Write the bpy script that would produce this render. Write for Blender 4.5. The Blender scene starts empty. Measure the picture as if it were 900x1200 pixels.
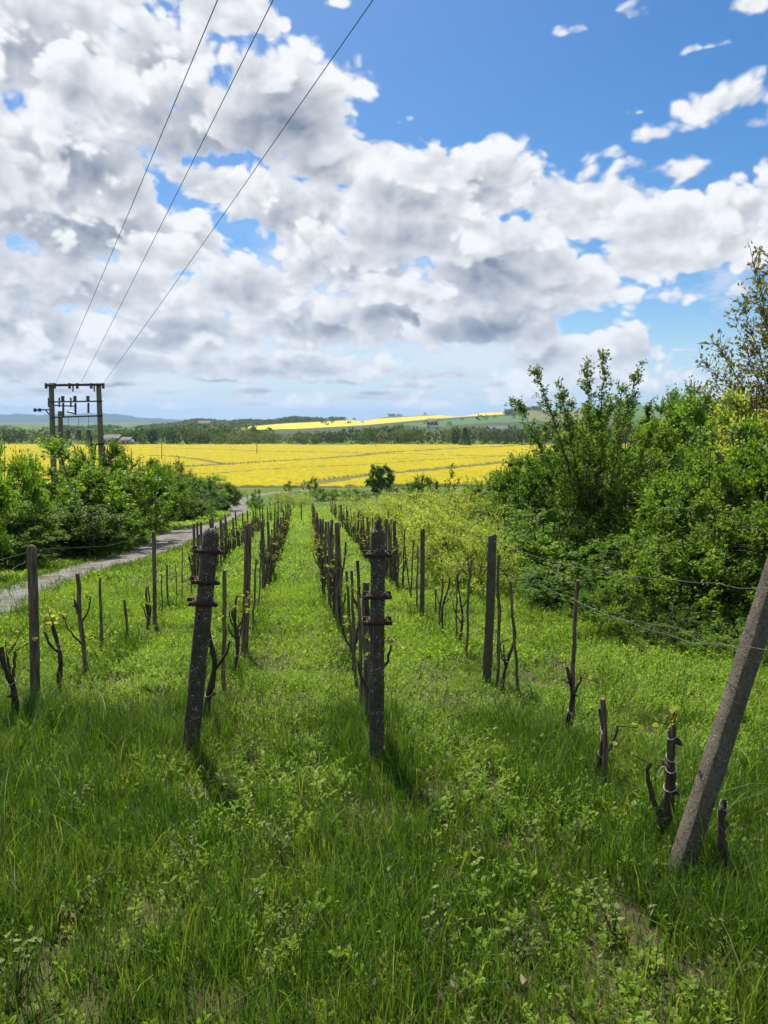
import bpy, math, random
import numpy as np
from mathutils import Vector, Matrix, Quaternion

SC = bpy.context.scene
COL = SC.collection
RNG = np.random.default_rng(7)
random.seed(7)
R = math.radians

# ------------------------------------------------------------------ camera
F_PX = 810.0                      # focal length in pixels of the 900 x 1200 photograph
EYE = 1.75
PITCH = math.atan(107.0 / F_PX)
cam_data = bpy.data.cameras.new('camera')
cam_data.sensor_fit = 'VERTICAL'
cam_data.sensor_height = 36.0
cam_data.lens = 36.0 * F_PX / 1200.0
cam_data.clip_start = 0.05
cam_data.clip_end = 40000.0
cam = bpy.data.objects.new('camera', cam_data)
COL.objects.link(cam)
cam.location = (0, 0, EYE)
cam.rotation_euler = (math.pi / 2 - PITCH, 0, 0)
SC.camera = cam

SC.render.engine = 'CYCLES'
SC.cycles.use_denoising = True
SC.cycles.max_bounces = 8
SC.cycles.diffuse_bounces = 3
SC.cycles.glossy_bounces = 2
SC.cycles.transmission_bounces = 6
SC.cycles.transparent_max_bounces = 8
SC.cycles.sample_clamp_indirect = 8.0
SC.cycles.use_adaptive_sampling = True
SC.cycles.adaptive_threshold = 0.02
SC.cycles.adaptive_min_samples = 8
SC.view_settings.view_transform = 'Standard'
SC.view_settings.look = 'None'
SC.view_settings.gamma = 1.0
SC.view_settings.exposure = 0.68
SC.view_settings.use_curve_mapping = False

def pdir(px, py):
    """world direction through a point of the 900 x 1200 picture"""
    xc = (px - 450.0) / F_PX
    yc = -(py - 600.0) / F_PX
    c, s = math.cos(PITCH), math.sin(PITCH)
    return np.array([xc, c + s * yc, -s + c * yc])

def azel(px, py):
    d = pdir(px, py)
    d = d / np.linalg.norm(d)
    return math.atan2(d[0], d[1]), math.asin(d[2])

# ------------------------------------------------------------------ sun + sky
SUN_EL, SUN_AZ = R(56), R(-19)
sun_vec = Vector((math.sin(SUN_AZ) * math.cos(SUN_EL), math.cos(SUN_AZ) * math.cos(SUN_EL), math.sin(SUN_EL)))
sun_data = bpy.data.lights.new('sun', 'SUN')
sun_data.energy = 4.8
sun_data.angle = R(0.6)
sun_data.color = (1.0, 0.95, 0.86)
sun = bpy.data.objects.new('sun', sun_data)
COL.objects.link(sun)
sun.rotation_euler = (-sun_vec).to_track_quat('-Z', 'Y').to_euler()

def node(nt, typ, **kw):
    n = nt.nodes.new(typ)
    for k, v in kw.items():
        setattr(n, k, v)
    return n

class G:
    """tiny helper to write node maths"""
    def __init__(self, nt):
        self.nt = nt
    def _set(self, sock, v):
        if hasattr(v, 'is_output') or isinstance(v, bpy.types.NodeSocket):
            self.nt.links.new(v, sock)
        else:
            sock.default_value = v
    def m(self, op, a, b=None, c=None, clamp=False):
        n = node(self.nt, 'ShaderNodeMath', operation=op, use_clamp=clamp)
        self._set(n.inputs[0], a)
        if b is not None: self._set(n.inputs[1], b)
        if c is not None: self._set(n.inputs[2], c)
        return n.outputs[0]
    def vm(self, op, a, b=None, scale=None):
        n = node(self.nt, 'ShaderNodeVectorMath', operation=op)
        self._set(n.inputs[0], a)
        if b is not None: self._set(n.inputs[1], b)
        if scale is not None: self._set(n.inputs['Scale'], scale)
        return n.outputs['Value'] if op in ('LENGTH', 'DOT_PRODUCT', 'DISTANCE') else n.outputs[0]
    def xyz(self, x, y, z=0.0):
        n = node(self.nt, 'ShaderNodeCombineXYZ')
        self._set(n.inputs[0], x); self._set(n.inputs[1], y); self._set(n.inputs[2], z)
        return n.outputs[0]
    def sep(self, v):
        n = node(self.nt, 'ShaderNodeSeparateXYZ')
        self._set(n.inputs[0], v)
        return n.outputs
    def ss(self, v, lo, hi, a=0.0, b=1.0, smooth=True):
        n = node(self.nt, 'ShaderNodeMapRange', interpolation_type='SMOOTHSTEP' if smooth else 'LINEAR')
        self._set(n.inputs[0], v)
        for k, q in ((1, lo), (2, hi), (3, a), (4, b)): self._set(n.inputs[k], q)
        return n.outputs[0]
    def noise(self, vec, scale, detail=5, rough=0.55, dist=0.0, lac=2.0):
        n = node(self.nt, 'ShaderNodeTexNoise')
        if vec is not None: self._set(n.inputs['Vector'], vec)
        self._set(n.inputs['Scale'], scale); n.inputs['Detail'].default_value = detail
        n.inputs['Roughness'].default_value = rough; n.inputs['Distortion'].default_value = dist
        n.inputs['Lacunarity'].default_value = lac
        return n.outputs['Fac']
    def voro(self, vec, scale, detail=3, rough=0.5, feature='F1', rnd=1.0):
        n = node(self.nt, 'ShaderNodeTexVoronoi', feature=feature)
        if vec is not None: self._set(n.inputs['Vector'], vec)
        self._set(n.inputs['Scale'], scale)
        if 'Detail' in n.inputs: n.inputs['Detail'].default_value = detail; n.inputs['Roughness'].default_value = rough
        n.inputs['Randomness'].default_value = rnd
        return n.outputs['Distance']
    def mix(self, f, a, b, blend='MIX'):
        n = node(self.nt, 'ShaderNodeMix', data_type='RGBA', blend_type=blend)
        n.clamp_factor = True
        self._set(n.inputs[0], f)
        for i, v in ((6, a), (7, b)):
            if isinstance(v, tuple) and len(v) == 3: v = v + (1.0,)
            self._set(n.inputs[i], v)
        return n.outputs[2]

# clouds: heaps placed in azimuth / elevation, far ones first; (px, py, rx, ry, darkness of the base, raggedness)
HEAPS = [
    (60, 462, 160, 16, .25, 1), (250, 462, 170, 14, .25, 1), (430, 466, 160, 14, .2, 1), (600, 462, 130, 14, .15, 1), (740, 448, 90, 16, .1, 1),
    (30, 478, 120, 8, .2, 1), (180, 476, 110, 7, .2, 1), (330, 474, 130, 8, .15, 1), (500, 474, 110, 8, .1, 1), (660, 470, 90, 9, .05, 1),
    (60, 458, 60, 9, .7, 1), (200, 460, 64, 9, .6, 1), (310, 458, 56, 9, .6, 1), (440, 461, 60, 8, .5, 1), (545, 462, 50, 8, .3, 1), (10, 446, 90, 13, .6, 1), (140, 450, 80, 11, .7, 1), (260, 444, 90, 12, .7, 1), (390, 447, 80, 12, .6, 1), (490, 452, 70, 10, .4, 1), (590, 450, 70, 12, .3, 1),
    (120, 430, 150, 26, .5, 1), (330, 432, 150, 24, .5, 1), (520, 440, 130, 18, .3, 1), (680, 440, 110, 26, .1, 1), (-80, 430, 160, 30, .5, 1),
    (800, 410, 70, 10, .0, 1.5), (850, 345, 78, 13, .0, 1.3),
    (720, 415, 62, 27, .25, 1), (640, 415, 70, 34, .5, 1),
    (40, 388, 130, 40, .55, 1), (215, 392, 120, 36, .6, 1), (390, 385, 120, 40, .6, 1), (-150, 380, 160, 50, .5, 1),
    (110, 340, 130, 42, .6, 1), (300, 345, 90, 40, .5, 1), (480, 372, 110, 44, .8, 1),
    (770, 305, 110, 32, .2, 1.2), (580, 385, 110, 44, 1.0, 1), (650, 345, 80, 50, .5, 1),
    (420, 310, 110, 52, .5, 1), (575, 320, 120, 70, .85, 1), (-20, 310, 130, 60, .6, 1),
    (700, 250, 95, 48, .2, 1), (860, 262, 130, 46, .25, 1), (1010, 240, 120, 60, .3, 1), (780, 268, 80, 40, .25, 1),
    (360, 250, 100, 56, .5, 1), (470, 282, 110, 50, .6, 1), (90, 268, 170, 58, .85, 1),
    (385, 195, 78, 48, .5, 1), (560, 226, 84, 46, .55, .9), (480, 232, 78, 42, .5, .9), (240, 215, 60, 30, .5, 1),
    (-30, 180, 150, 90, .8, 1), (90, 195, 120, 70, .8, 1), (40, 60, 120, 80, .6, 1), (-200, 150, 200, 150, .7, 1),
    (165, 135, 90, 60, .5, 1), (190, 80, 66, 48, .7, .9), (225, 150, 90, 64, .9, 1), (325, 140, 96, 74, 1.0, .9),
    (275, 20, 78, 28, .1, 1.2),
    (842, 122, 60, 22, .05, 1.3), (790, 202, 40, 16, .1, 1.1), (716, 181, 20, 10, .05, 1.2), (772, 156, 26, 14, .05, 1.3), (888, 146, 30, 14, .05, 1.2),
    (725, 12, 40, 15, .0, 1.3), (872, 6, 46, 13, .0, 1.2), (684, 34, 28, 9, .0, 1.4), (830, 55, 30, 7, .0, 1.6), (748, 132, 12, 5, .0, 1.5), (400, 2, 26, 9, .0, 1.3),
    (100, -60, 200, 50, .5, 1),
    (440, 175, 36, 20, .2, 1.1), (640, 232, 44, 26, .3, 1), (520, 200, 50, 24, .2, 1.0), (300, 90, 40, 30, .3, 1), (215, 265, 20, 9, .0, 1.3),
    (95, 110, 60, 40, .3, 1.2), (480, 340, 60, 26, .2, 1.2), (600, 280, 60, 30, .2, 1.1), (180, 300, 60, 24, .2, 1.1), (260, 395, 46, 18, .1, 1.1),
    (130, 385, 44, 18, .1, 1.1), (330, 405, 40, 14, .1, 1.1), (420, 345, 44, 20, .1, 1.1),
]
world = bpy.data.worlds.new('World')
SC.world = world
world.use_nodes = True
wt = world.node_tree
wt.nodes.clear()
g = G(wt)
world.cycles.sampling_method = 'MANUAL'
world.cycles.sample_map_resolution = 512

def wrap_group(name, ins, outs, build):
    nt = bpy.data.node_groups.new(name, 'ShaderNodeTree')
    for n, t in ins: nt.interface.new_socket(n, in_out='INPUT', socket_type=t)
    for n, t in outs: nt.interface.new_socket(n, in_out='OUTPUT', socket_type=t)
    q = G(nt)
    gi = node(nt, 'NodeGroupInput'); go = node(nt, 'NodeGroupOutput')
    for i, o in enumerate(build(q, gi.outputs)): nt.links.new(o, go.inputs[i])
    return nt

def build_domain(q, i):
    x, y, _ = q.sep(i[0])
    return [q.xyz(q.m('MULTIPLY', x, 1.75), q.m('MULTIPLY', y, 2.35), 0.37)]

def build_noise(detail):
    def f(q, i):
        fb = q.noise(i[0], 6.0, detail, 0.58)
        bil = q.voro(i[0], 10.0, 2, 0.6)
        return [q.m('MULTIPLY_ADD', q.m('SUBTRACT', fb, 0.5), 2.6, q.m('MULTIPLY', q.m('SUBTRACT', 0.38, bil), 1.0))]
    return f

V3 = 'NodeSocketVector'; FL = 'NodeSocketFloat'
g_dom = wrap_group('cloud_domain', [('P', V3)], [('N', V3)], build_domain)
g_fine = wrap_group('cloud_noise_fine', [('N', V3)], [('D', FL)], build_noise(9))
g_soft = wrap_group('cloud_noise_soft', [('N', V3)], [('D', FL)], build_noise(4))
def use(grp, v):
    n = node(wt, 'ShaderNodeGroup'); n.node_tree = grp
    wt.links.new(v, n.inputs[0])
    return n.outputs[0]

tc = node(wt, 'ShaderNodeTexCoord')
dx, dy, dz = g.sep(g.vm('NORMALIZE', tc.outputs['Generated']))
az_n = g.m('ARCTAN2', dx, dy)
el_n = g.m('ARCSINE', dz)
P0 = g.xyz(az_n, el_n, 0.0)
N0 = use(g_dom, P0)
w1 = g.noise(N0, 2.2, 2, 0.5)
w2 = g.noise(g.vm('ADD', N0, (5.2, 1.3, 0.0)), 5.0, 2, 0.5)
warp = g.xyz(g.m('MULTIPLY_ADD', w1, 0.12, -0.06), g.m('MULTIPLY_ADD', w2, 0.12, -0.06))
N0 = g.vm('ADD', N0, warp)
N1 = g.vm('ADD', N0, (-0.012, 0.038, 0.0))
F0 = use(g_fine, N0)
F1 = use(g_fine, N1)
GRAD = g.m('SUBTRACT', F0, F1)            # > 0 where the cloud thins out towards the sun
hz = g.ss(el_n, 0.0, 0.30, 1.0, 0.0)

GLIT = g.m('MULTIPLY_ADD', GRAD, 0.42, 0.95)

def build_heap(q, i):
    P, K, O, dk_y, dk_t, rag, soft, F, gl, pm = list(i)[:10]
    ax, ay, prev = q.sep(P)          # azimuth, elevation, light so far
    x, y, _ = q.sep(q.vm('MULTIPLY_ADD', P, K))
    x.node.inputs[0].links[0].from_node.inputs[2].default_value = (0, 0, 0)
    q.nt.links.new(O, x.node.inputs[0].links[0].from_node.inputs[2])
    r = q.vm('LENGTH', q.xyz(x, q.m('MAXIMUM', y, q.m('MULTIPLY', y, -1.55))))       # flat-bottomed
    sm = q.m('SUBTRACT', 1.12, r)
    fld = q.m('MULTIPLY_ADD', F, rag, sm)
    al = q.ss(fld, 0.0, soft)
    lit = q.m('MULTIPLY_ADD', q.ss(q.m('MULTIPLY_ADD', F, 0.22, sm), 0.10, 0.95), dk_t, q.m('MULTIPLY_ADD', y, dk_y, gl), clamp=True)
    return [q.xyz(ax, ay, q.m('MULTIPLY_ADD', al, q.m('SUBTRACT', lit, prev), prev)), q.m('MAXIMUM', al, pm)]

g_heap = wrap_group('cloud_heap', [('P', V3), ('K', V3), ('O', V3), ('dk_y', FL), ('dk_t', FL), ('rag', FL), ('soft', FL), ('F', FL), ('gl', FL), ('pm', FL)],
                    [('P', V3), ('M', FL)], build_heap)
VEIL = g.noise(g.vm('MULTIPLY', N0, (0.8, 1.5, 1.0)), 3.4, 7, 0.62)
left = g.ss(az_n, 0.36, 0.02)
vm_ = g.m('MULTIPLY', g.ss(g.m('ADD', VEIL, g.m('MULTIPLY', left, 0.12)), 0.50, 0.68), g.m('MULTIPLY', g.ss(el_n, 0.30, 0.16), 0.75))
back = g.m('MULTIPLY', g.ss(g.m('ABSOLUTE', az_n), 0.62, 0.85), g.ss(VEIL, 0.44, 0.58))      # broken cloud over the rest of the sky
vm_ = g.m('MAXIMUM', vm_, back)
chain, mask = g.xyz(az_n, el_n, 0.86), vm_
for (cx, cy, rx, ry, dk, rg) in HEAPS:
    n = node(wt, 'ShaderNodeGroup'); n.node_tree = g_heap
    a_, e_ = azel(cx, cy)
    wt.links.new(chain, n.inputs[0])
    kx, ky = F_PX / rx * .76, F_PX / ry * .76
    vals = ((kx, ky, 0), (-a_ * kx, -e_ * ky, 0), dk * .44 + .06, -(dk * .70 + .13), rg * (.52 if ry > 23 else .72), .21 if ry > 23 else .5)
    for k, v in enumerate(vals): n.inputs[1 + k].default_value = v
    wt.links.new(F0, n.inputs[7]); wt.links.new(GLIT, n.inputs[8]); wt.links.new(mask, n.inputs[9])
    chain, mask = n.outputs[0], n.outputs[1]
litv = g.sep(chain)[2]
ccol = g.mix(litv, (0.142, 0.174, 0.234), (0.59, 0.60, 0.615))
# far clouds near the horizon lose contrast and turn bluish
ccol = g.mix(g.m('MULTIPLY', hz, 0.14), ccol, (0.34, 0.43, 0.54))
sky = node(wt, 'ShaderNodeTexSky', sky_type='NISHITA')
sky.sun_disc = False
sky.sun_elevation = SUN_EL
sky.sun_rotation = SUN_AZ
sky.altitude = 200
sky.air_density = 1.0
sky.dust_density = 0.6
sky.ozone_density = 3.0
SKY_K = 0.079
hs = node(wt, 'ShaderNodeHueSaturation')
hs.inputs['Saturation'].default_value = 1.34
hs.inputs['Value'].default_value = 0.95
wt.links.new(sky.outputs[0], hs.inputs['Color'])
skyc = g.mix(g.ss(el_n, 0.16, -0.02, 0.0, 0.85), hs.outputs[0], (0.335 / SKY_K, 0.455 / SKY_K, 0.575 / SKY_K))
cl = g.vm('SCALE', ccol, scale=1.0 / SKY_K)
final = g.mix(g.m('MULTIPLY', mask, g.ss(el_n, -0.03, 0.0)), skyc, cl)
bg = node(wt, 'ShaderNodeBackground')
bg.inputs['Strength'].default_value = SKY_K
wt.links.new(final, bg.inputs['Color'])
wo = node(wt, 'ShaderNodeOutputWorld')
wt.links.new(bg.outputs[0], wo.inputs['Surface'])

# ------------------------------------------------------------------ terrain
_ys = np.arange(-120.0, 900.0, 1.0)
_pr = np.interp(_ys, [-120, 22, 90, 145, 900], [17.4, -3.19, -9.99, -12.465, -12.465])
_k = np.exp(-0.5 * (np.arange(-30, 31) / 6.0) ** 2); _k /= _k.sum()
_prs = np.convolve(np.pad(_pr, 30, mode='edge'), _k, 'valid')
_prs[:100] = _pr[:100]

def T(x, y):
    """height of the ground (numpy arrays or numbers)"""
    x = np.asarray(x, float); y = np.asarray(y, float)
    z = np.interp(y, _ys, _prs)
    fade = np.clip(1.0 - y / 120.0, 0.0, 1.0)
    z = z + fade * (0.035 * np.sin(1.7 * x + 0.6 * y + 1.0) * np.sin(0.9 * y - 0.4 * x) + 0.05 * np.sin(0.45 * x - 0.31 * y))
    return z

def ground(px, py):
    """the point of the ground that the picture shows at px, py"""
    d = pdir(px, py)
    lo, hi = 0.5, 900.0
    f = lambda t: EYE + d[2] * t - float(T(d[0] * t, d[1] * t))
    t, step = 0.5, 0.25
    while t < 900 and f(t) > 0:
        t += step; step = 0.02 * t + 0.1
    lo, hi = t - step, t
    for _ in range(40):
        m = 0.5 * (lo + hi)
        if f(m) > 0: lo = m
        else: hi = m
    return np.array([d[0] * hi, d[1] * hi, float(T(d[0] * hi, d[1] * hi))])

def at_depth(px, py, y):
    d = pdir(px, py)
    return np.array([d[0] * y / d[1], y, EYE + d[2] * y / d[1]])

def to_px(p):
    p = np.asarray(p, float)
    x, y, z = p[..., 0], p[..., 1], p[..., 2] - EYE
    c, s = math.cos(PITCH), math.sin(PITCH)
    f = c * y - s * z
    u = s * y + c * z
    return 450 + F_PX * x / f, 600 - F_PX * u / f

def inside(px, py, poly):
    px = np.asarray(px, float); py = np.asarray(py, float)
    r = np.zeros(px.shape, bool)
    n = len(poly)
    for i in range(n):
        x0, y0 = poly[i][:2]; x1, y1 = poly[(i + 1) % n][:2]
        if y0 == y1: continue
        c = ((y0 > py) != (y1 > py)) & (px < (x1 - x0) * (py - y0) / (y1 - y0) + x0)
        r ^= c
    return r

# ------------------------------------------------------------------ mesh helpers
def mesh(name, V, F, mats, parent=None, tint=None, smooth=False, mi=None, link=True):
    """ONE mesh object from arrays of vertices and faces (3 or 4 corners; a list of arrays may mix them)"""
    Fs = F if isinstance(F, list) else [F]
    V = np.asarray(V, np.float32)
    me = bpy.data.meshes.new(name)
    me.vertices.add(len(V)); me.vertices.foreach_set('co', V.ravel())
    loops = np.concatenate([np.asarray(f, np.int32).ravel() for f in Fs])
    tot = np.concatenate([np.full(len(f), np.asarray(f).shape[1], np.int32) for f in Fs])
    st = np.concatenate([[0], np.cumsum(tot)[:-1]]).astype(np.int32)
    me.loops.add(len(loops)); me.loops.foreach_set('vertex_index', loops)
    me.polygons.add(len(tot)); me.polygons.foreach_set('loop_start', st)
    try: me.polygons.foreach_set('loop_total', tot)
    except Exception: pass
    if smooth: me.polygons.foreach_set('use_smooth', np.ones(len(tot), bool))
    if mi is not None: me.polygons.foreach_set('material_index', np.asarray(mi, np.int32))
    if tint is not None:
        at = me.attributes.new('tint', 'FLOAT', 'POINT')
        at.data.foreach_set('value', np.asarray(tint, np.float32))
    for m in (mats if isinstance(mats, (list, tuple)) else [mats]): me.materials.append(m)
    me.update(calc_edges=True)
    me.validate()
    o = bpy.data.objects.new(name, me)
    if link: COL.objects.link(o)
    if parent is not None: o.parent = parent
    return o

class MB:
    """collects shapes for one mesh"""
    def __init__(self): self.V = []; self.F3 = []; self.F4 = []; self.n = 0
    def add(self, V, F):
        V = np.asarray(V, float); F = np.asarray(F, int) + self.n
        self.V.append(V); (self.F3 if F.shape[1] == 3 else self.F4).append(F); self.n += len(V)
    def tube(self, P, Rr, n=7, jit=0.0, rng=None, cap=True, squash=1.0, ph=0.0):
        P = np.asarray(P, float); m = len(P); Rr = np.broadcast_to(np.asarray(Rr, float), (m,))
        tan = np.gradient(P, axis=0); tan /= np.linalg.norm(tan, axis=1)[:, None] + 1e-9
        ref = np.array([1.0, 0, 0]) if abs(tan[:, 0]).mean() < 0.8 else np.array([0, 1.0, 0])
        a = np.cross(tan, ref); a /= np.linalg.norm(a, axis=1)[:, None] + 1e-9
        b = np.cross(tan, a)
        th = np.linspace(0, 2 * math.pi, n, endpoint=False) + ph
        rr = Rr[:, None] * np.ones(n)[None]
        if jit: rr = rr * (1 + jit * (rng or RNG).standard_normal((m, n)))
        V = P[:, None] + a[:, None] * (np.cos(th)[None, :, None] * rr[..., None]) + b[:, None] * (np.sin(th)[None, :, None] * rr[..., None] * squash)
        i = np.arange(m - 1)[:, None] * n + np.arange(n)[None]; j = np.arange(m - 1)[:, None] * n + (np.arange(n) + 1)[None] % n
        F = np.stack([i, j, j + n, i + n], -1).reshape(-1, 4)
        base = self.n
        self.add(V.reshape(-1, 3), F)
        if cap:
            for ring, flip in ((0, True), (m - 1, False)):
                c = P[ring]; vi = np.arange(n)
                VV = np.vstack([V[ring], c[None]])
                f = np.stack([vi, (vi + 1) % n, np.full(n, n)], -1)
                self.add(VV, f[:, ::-1] if flip else f)
    def box(self, c, s, rot=None, ch=0.0):
        c = np.asarray(c, float); s = np.asarray(s, float) / 2
        V = np.array([[x, y, z] for x in (-1, 1) for y in (-1, 1) for z in (-1, 1)]) * s
        if rot is not None: V = V @ np.array(rot).T
        F = [[0, 1, 3, 2], [4, 6, 7, 5], [0, 4, 5, 1], [2, 3, 7, 6], [0, 2, 6, 4], [1, 5, 7, 3]]
        self.add(V + c, F)
    def rings(self, polys, cap=True):
        """polys: list of (n,3) rings joined by quads"""
        m = len(polys); n = len(polys[0]); V = np.concatenate(polys)
        i = np.arange(m - 1)[:, None] * n + np.arange(n)[None]; j = np.arange(m - 1)[:, None] * n + (np.arange(n) + 1)[None] % n
        self.add(V, np.stack([i, j, j + n, i + n], -1).reshape(-1, 4))
        if cap:
            for ring, flip in ((0, True), (m - 1, False)):
                p = polys[ring]; vi = np.arange(n)
                f = np.stack([vi, (vi + 1) % n, np.full(n, n)], -1)
                self.add(np.vstack([p, p.mean(0)[None]]), f[:, ::-1] if flip else f)
    def leaf(self, pos, direction, up, L, W, fold=0.25):
        pass
    def build(self, name, mat, parent=None, smooth=False, tint=None):
        F = []
        if self.F3: F.append(np.concatenate(self.F3))
        if self.F4: F.append(np.concatenate(self.F4))
        return mesh(name, np.concatenate(self.V), F, mat, parent, tint, smooth)

def leaves_mesh(P, D, N, L, W, fold=0.22, droop=0.0):
    """kite-shaped, folded leaves: base points P, directions D, normals N (n,3), lengths L and widths W (n)"""
    D = D / (np.linalg.norm(D, axis=1)[:, None] + 1e-9)
    S = np.cross(D, N); S /= np.linalg.norm(S, axis=1)[:, None] + 1e-9
    U = np.cross(S, D)
    L = np.broadcast_to(L, (len(P),))[:, None]; W = np.broadcast_to(W, (len(P),))[:, None]
    mid = P + D * L * 0.45
    a = mid + S * W * 0.5 + U * W * fold; b = mid - S * W * 0.5 + U * W * fold
    tip = P + D * L - U * L * droop
    V = np.stack([P, a, tip, b], 1).reshape(-1, 3)
    k = np.arange(len(P))[:, None] * 4
    F = np.concatenate([k + np.array([[0, 1, 2]]), k + np.array([[0, 2, 3]])], 0)
    return V, F

def ovate_mesh(P, D, N, L, W, droop=0.12):
    """rounder leaves for plants close to the eye: base, two pairs of edge points and a drooping tip"""
    D = D / (np.linalg.norm(D, axis=1)[:, None] + 1e-9)
    S = np.cross(D, N); S /= np.linalg.norm(S, axis=1)[:, None] + 1e-9
    U = np.cross(S, D)
    L = np.broadcast_to(L, (len(P),))[:, None]; W = np.broadcast_to(W, (len(P),))[:, None]
    p1 = P + D * L * 0.34 + U * L * 0.05; p2 = P + D * L * 0.68 + U * L * (0.05 - droop * 0.4)
    V = np.stack([P, p1 + S * W * 0.46, p1 - S * W * 0.46, p2 + S * W * 0.42, p2 - S * W * 0.42, P + D * L - U * L * droop], 1).reshape(-1, 3)
    k = np.arange(len(P))[:, None] * 6
    F = np.concatenate([k + np.array([f]) for f in ([0, 1, 2], [1, 3, 4], [1, 4, 2], [3, 5, 4])], 0)
    return V, F

def tag(o, label=None, cat=None, group=None, kind=None):
    for k, v in (('label', label), ('category', cat), ('group', group), ('kind', kind)):
        if v: o[k] = v
    return o

def empty(name, loc, quat=None):
    o = bpy.data.objects.new(name, None)
    COL.objects.link(o); o.location = Vector(loc); o.empty_display_size = 0.1
    if quat is not None: o.rotation_mode = 'QUATERNION'; o.rotation_quaternion = quat
    return o

def copy_tree(o, parent=None):
    c = o.copy(); COL.objects.link(c)
    if parent is not None: c.parent = parent
    for ch in [q for q in o.children]: copy_tree(ch, c)
    return c

# ------------------------------------------------------------------ materials
def new_mat(name):
    m = bpy.data.materials.new(name); m.use_nodes = True
    nt = m.node_tree; nt.nodes.clear()
    out = node(nt, 'ShaderNodeOutputMaterial')
    return m, nt, G(nt), out

def leaf_mat(name, c0, c1, c2, trans=0.5, tcol=(1.25, 1.25, 0.55), rough=0.45, spec=0.35, objvar=0.25):
    """foliage: three colours picked by the random 'tint' of each leaf, light shining through"""
    m, nt, q, out = new_mat(name)
    at = node(nt, 'ShaderNodeAttribute', attribute_name='tint')
    cr = node(nt, 'ShaderNodeValToRGB')
    e = cr.color_ramp.elements
    e[0].position = 0.0; e[0].color = c0 + (1,); e[1].position = 1.0; e[1].color = c2 + (1,)
    k = e.new(0.5); k.color = c1 + (1,)
    nt.links.new(at.outputs['Fac'], cr.inputs[0])
    oi = node(nt, 'ShaderNodeObjectInfo')
    v = q.m('MULTIPLY_ADD', oi.outputs['Random'], 2 * objvar, 1 - objvar)
    col = q.vm('SCALE', cr.outputs[0], scale=v)
    p = node(nt, 'ShaderNodeBsdfPrincipled')
    nt.links.new(col, p.inputs['Base Color'])
    p.inputs['Roughness'].default_value = rough
    p.inputs['Specular IOR Level'].default_value = spec
    t = node(nt, 'ShaderNodeBsdfTranslucent')
    nt.links.new(q.vm('MULTIPLY', col, tcol), t.inputs['Color'])
    mx = node(nt, 'ShaderNodeMixShader'); mx.inputs[0].default_value = trans
    nt.links.new(p.outputs[0], mx.inputs[1]); nt.links.new(t.outputs[0], mx.inputs[2])
    nt.links.new(mx.outputs[0], out.inputs['Surface'])
    return m

def solid_mat(name, build, rough=0.85, bump=None, spec=0.3, metal=0.0):
    """build(q, coords, geo position) -> colour socket; bump(q, coords) -> (height socket, distance)"""
    m, nt, q, out = new_mat(name)
    tcn = node(nt, 'ShaderNodeTexCoord')
    geo = node(nt, 'ShaderNodeNewGeometry')
    p = node(nt, 'ShaderNodeBsdfPrincipled')
    p.inputs['Roughness'].default_value = rough; p.inputs['Specular IOR Level'].default_value = spec
    p.inputs['Metallic'].default_value = metal
    c = build(q, tcn.outputs['Object'], geo.outputs['Position'])
    q._set(p.inputs['Base Color'], c if not isinstance(c, tuple) else c + (1,))
    if bump:
        h, dist, st = bump(q, tcn.outputs['Object'], geo.outputs['Position'])
        b = node(nt, 'ShaderNodeBump'); b.inputs['Distance'].default_value = dist; b.inputs['Strength'].default_value = st
        nt.links.new(h, b.inputs['Height']); nt.links.new(b.outputs[0], p.inputs['Normal'])
    nt.links.new(p.outputs[0], out.inputs['Surface'])
    return m

def concrete_build(dark, flecks=0.9):
    def f(q, oc, gp):
        n = q.noise(gp, 9.0, 5, 0.6)
        n2 = q.noise(gp, 70.0, 3, 0.6)
        sp = q.ss(q.voro(gp, 80.0, 0), 0.20, 0.32, 1.0, 0.0)
        spm = q.m('MULTIPLY', sp, q.ss(q.noise(gp, 18.0, 3), 0.50, 0.60))
        c = q.mix(n, tuple(x * dark for x in (0.10, 0.082, 0.055)), tuple(x * dark for x in (0.27, 0.235, 0.17)))
        c = q.mix(q.ss(n2, 0.45, 0.75), c, tuple(x * dark for x in (0.05, 0.05, 0.042)))
        return q.mix(q.m('MULTIPLY', spm, flecks), c, (0.62, 0.62, 0.56))
    return f
def grain_bump(q, oc, gp):
    return q.noise(gp, 60.0, 4, 0.65), 0.01, 0.7
M_CONC_DARK = solid_mat('lichened_concrete', concrete_build(0.40), 0.92, grain_bump)
M_CONC = solid_mat('pale_concrete', concrete_build(0.62, 0.3), 0.92, grain_bump)
def wood_build(a, b):
    def f(q, oc, gp):
        s = q.vm('MULTIPLY', oc, (60.0, 60.0, 5.0))
        n = q.noise(s, 1.0, 4, 0.6)
        return q.mix(q.ss(n, 0.3, 0.7), a, b)
    return f
def wood_bump(q, oc, gp):
    return q.noise(q.vm('MULTIPLY', oc, (70.0, 70.0, 6.0)), 1.0, 4, 0.6), 0.008, 0.8
M_WOOD = solid_mat('weathered_wood', wood_build((0.040, 0.031, 0.020), (0.20, 0.16, 0.11)), 0.9, wood_bump)
M_BARK = solid_mat('vine_bark', wood_build((0.018, 0.013, 0.009), (0.085, 0.065, 0.048)), 0.95, wood_bump)
M_BRANCH = solid_mat('shrub_bark', wood_build((0.03, 0.025, 0.018), (0.11, 0.09, 0.065)), 0.9, wood_bump)
M_IRON = solid_mat('rusty_iron', lambda q, oc, gp: q.mix(q.noise(gp, 45.0, 4), (0.012, 0.010, 0.009), (0.075, 0.042, 0.026)), 0.75, grain_bump)
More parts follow.
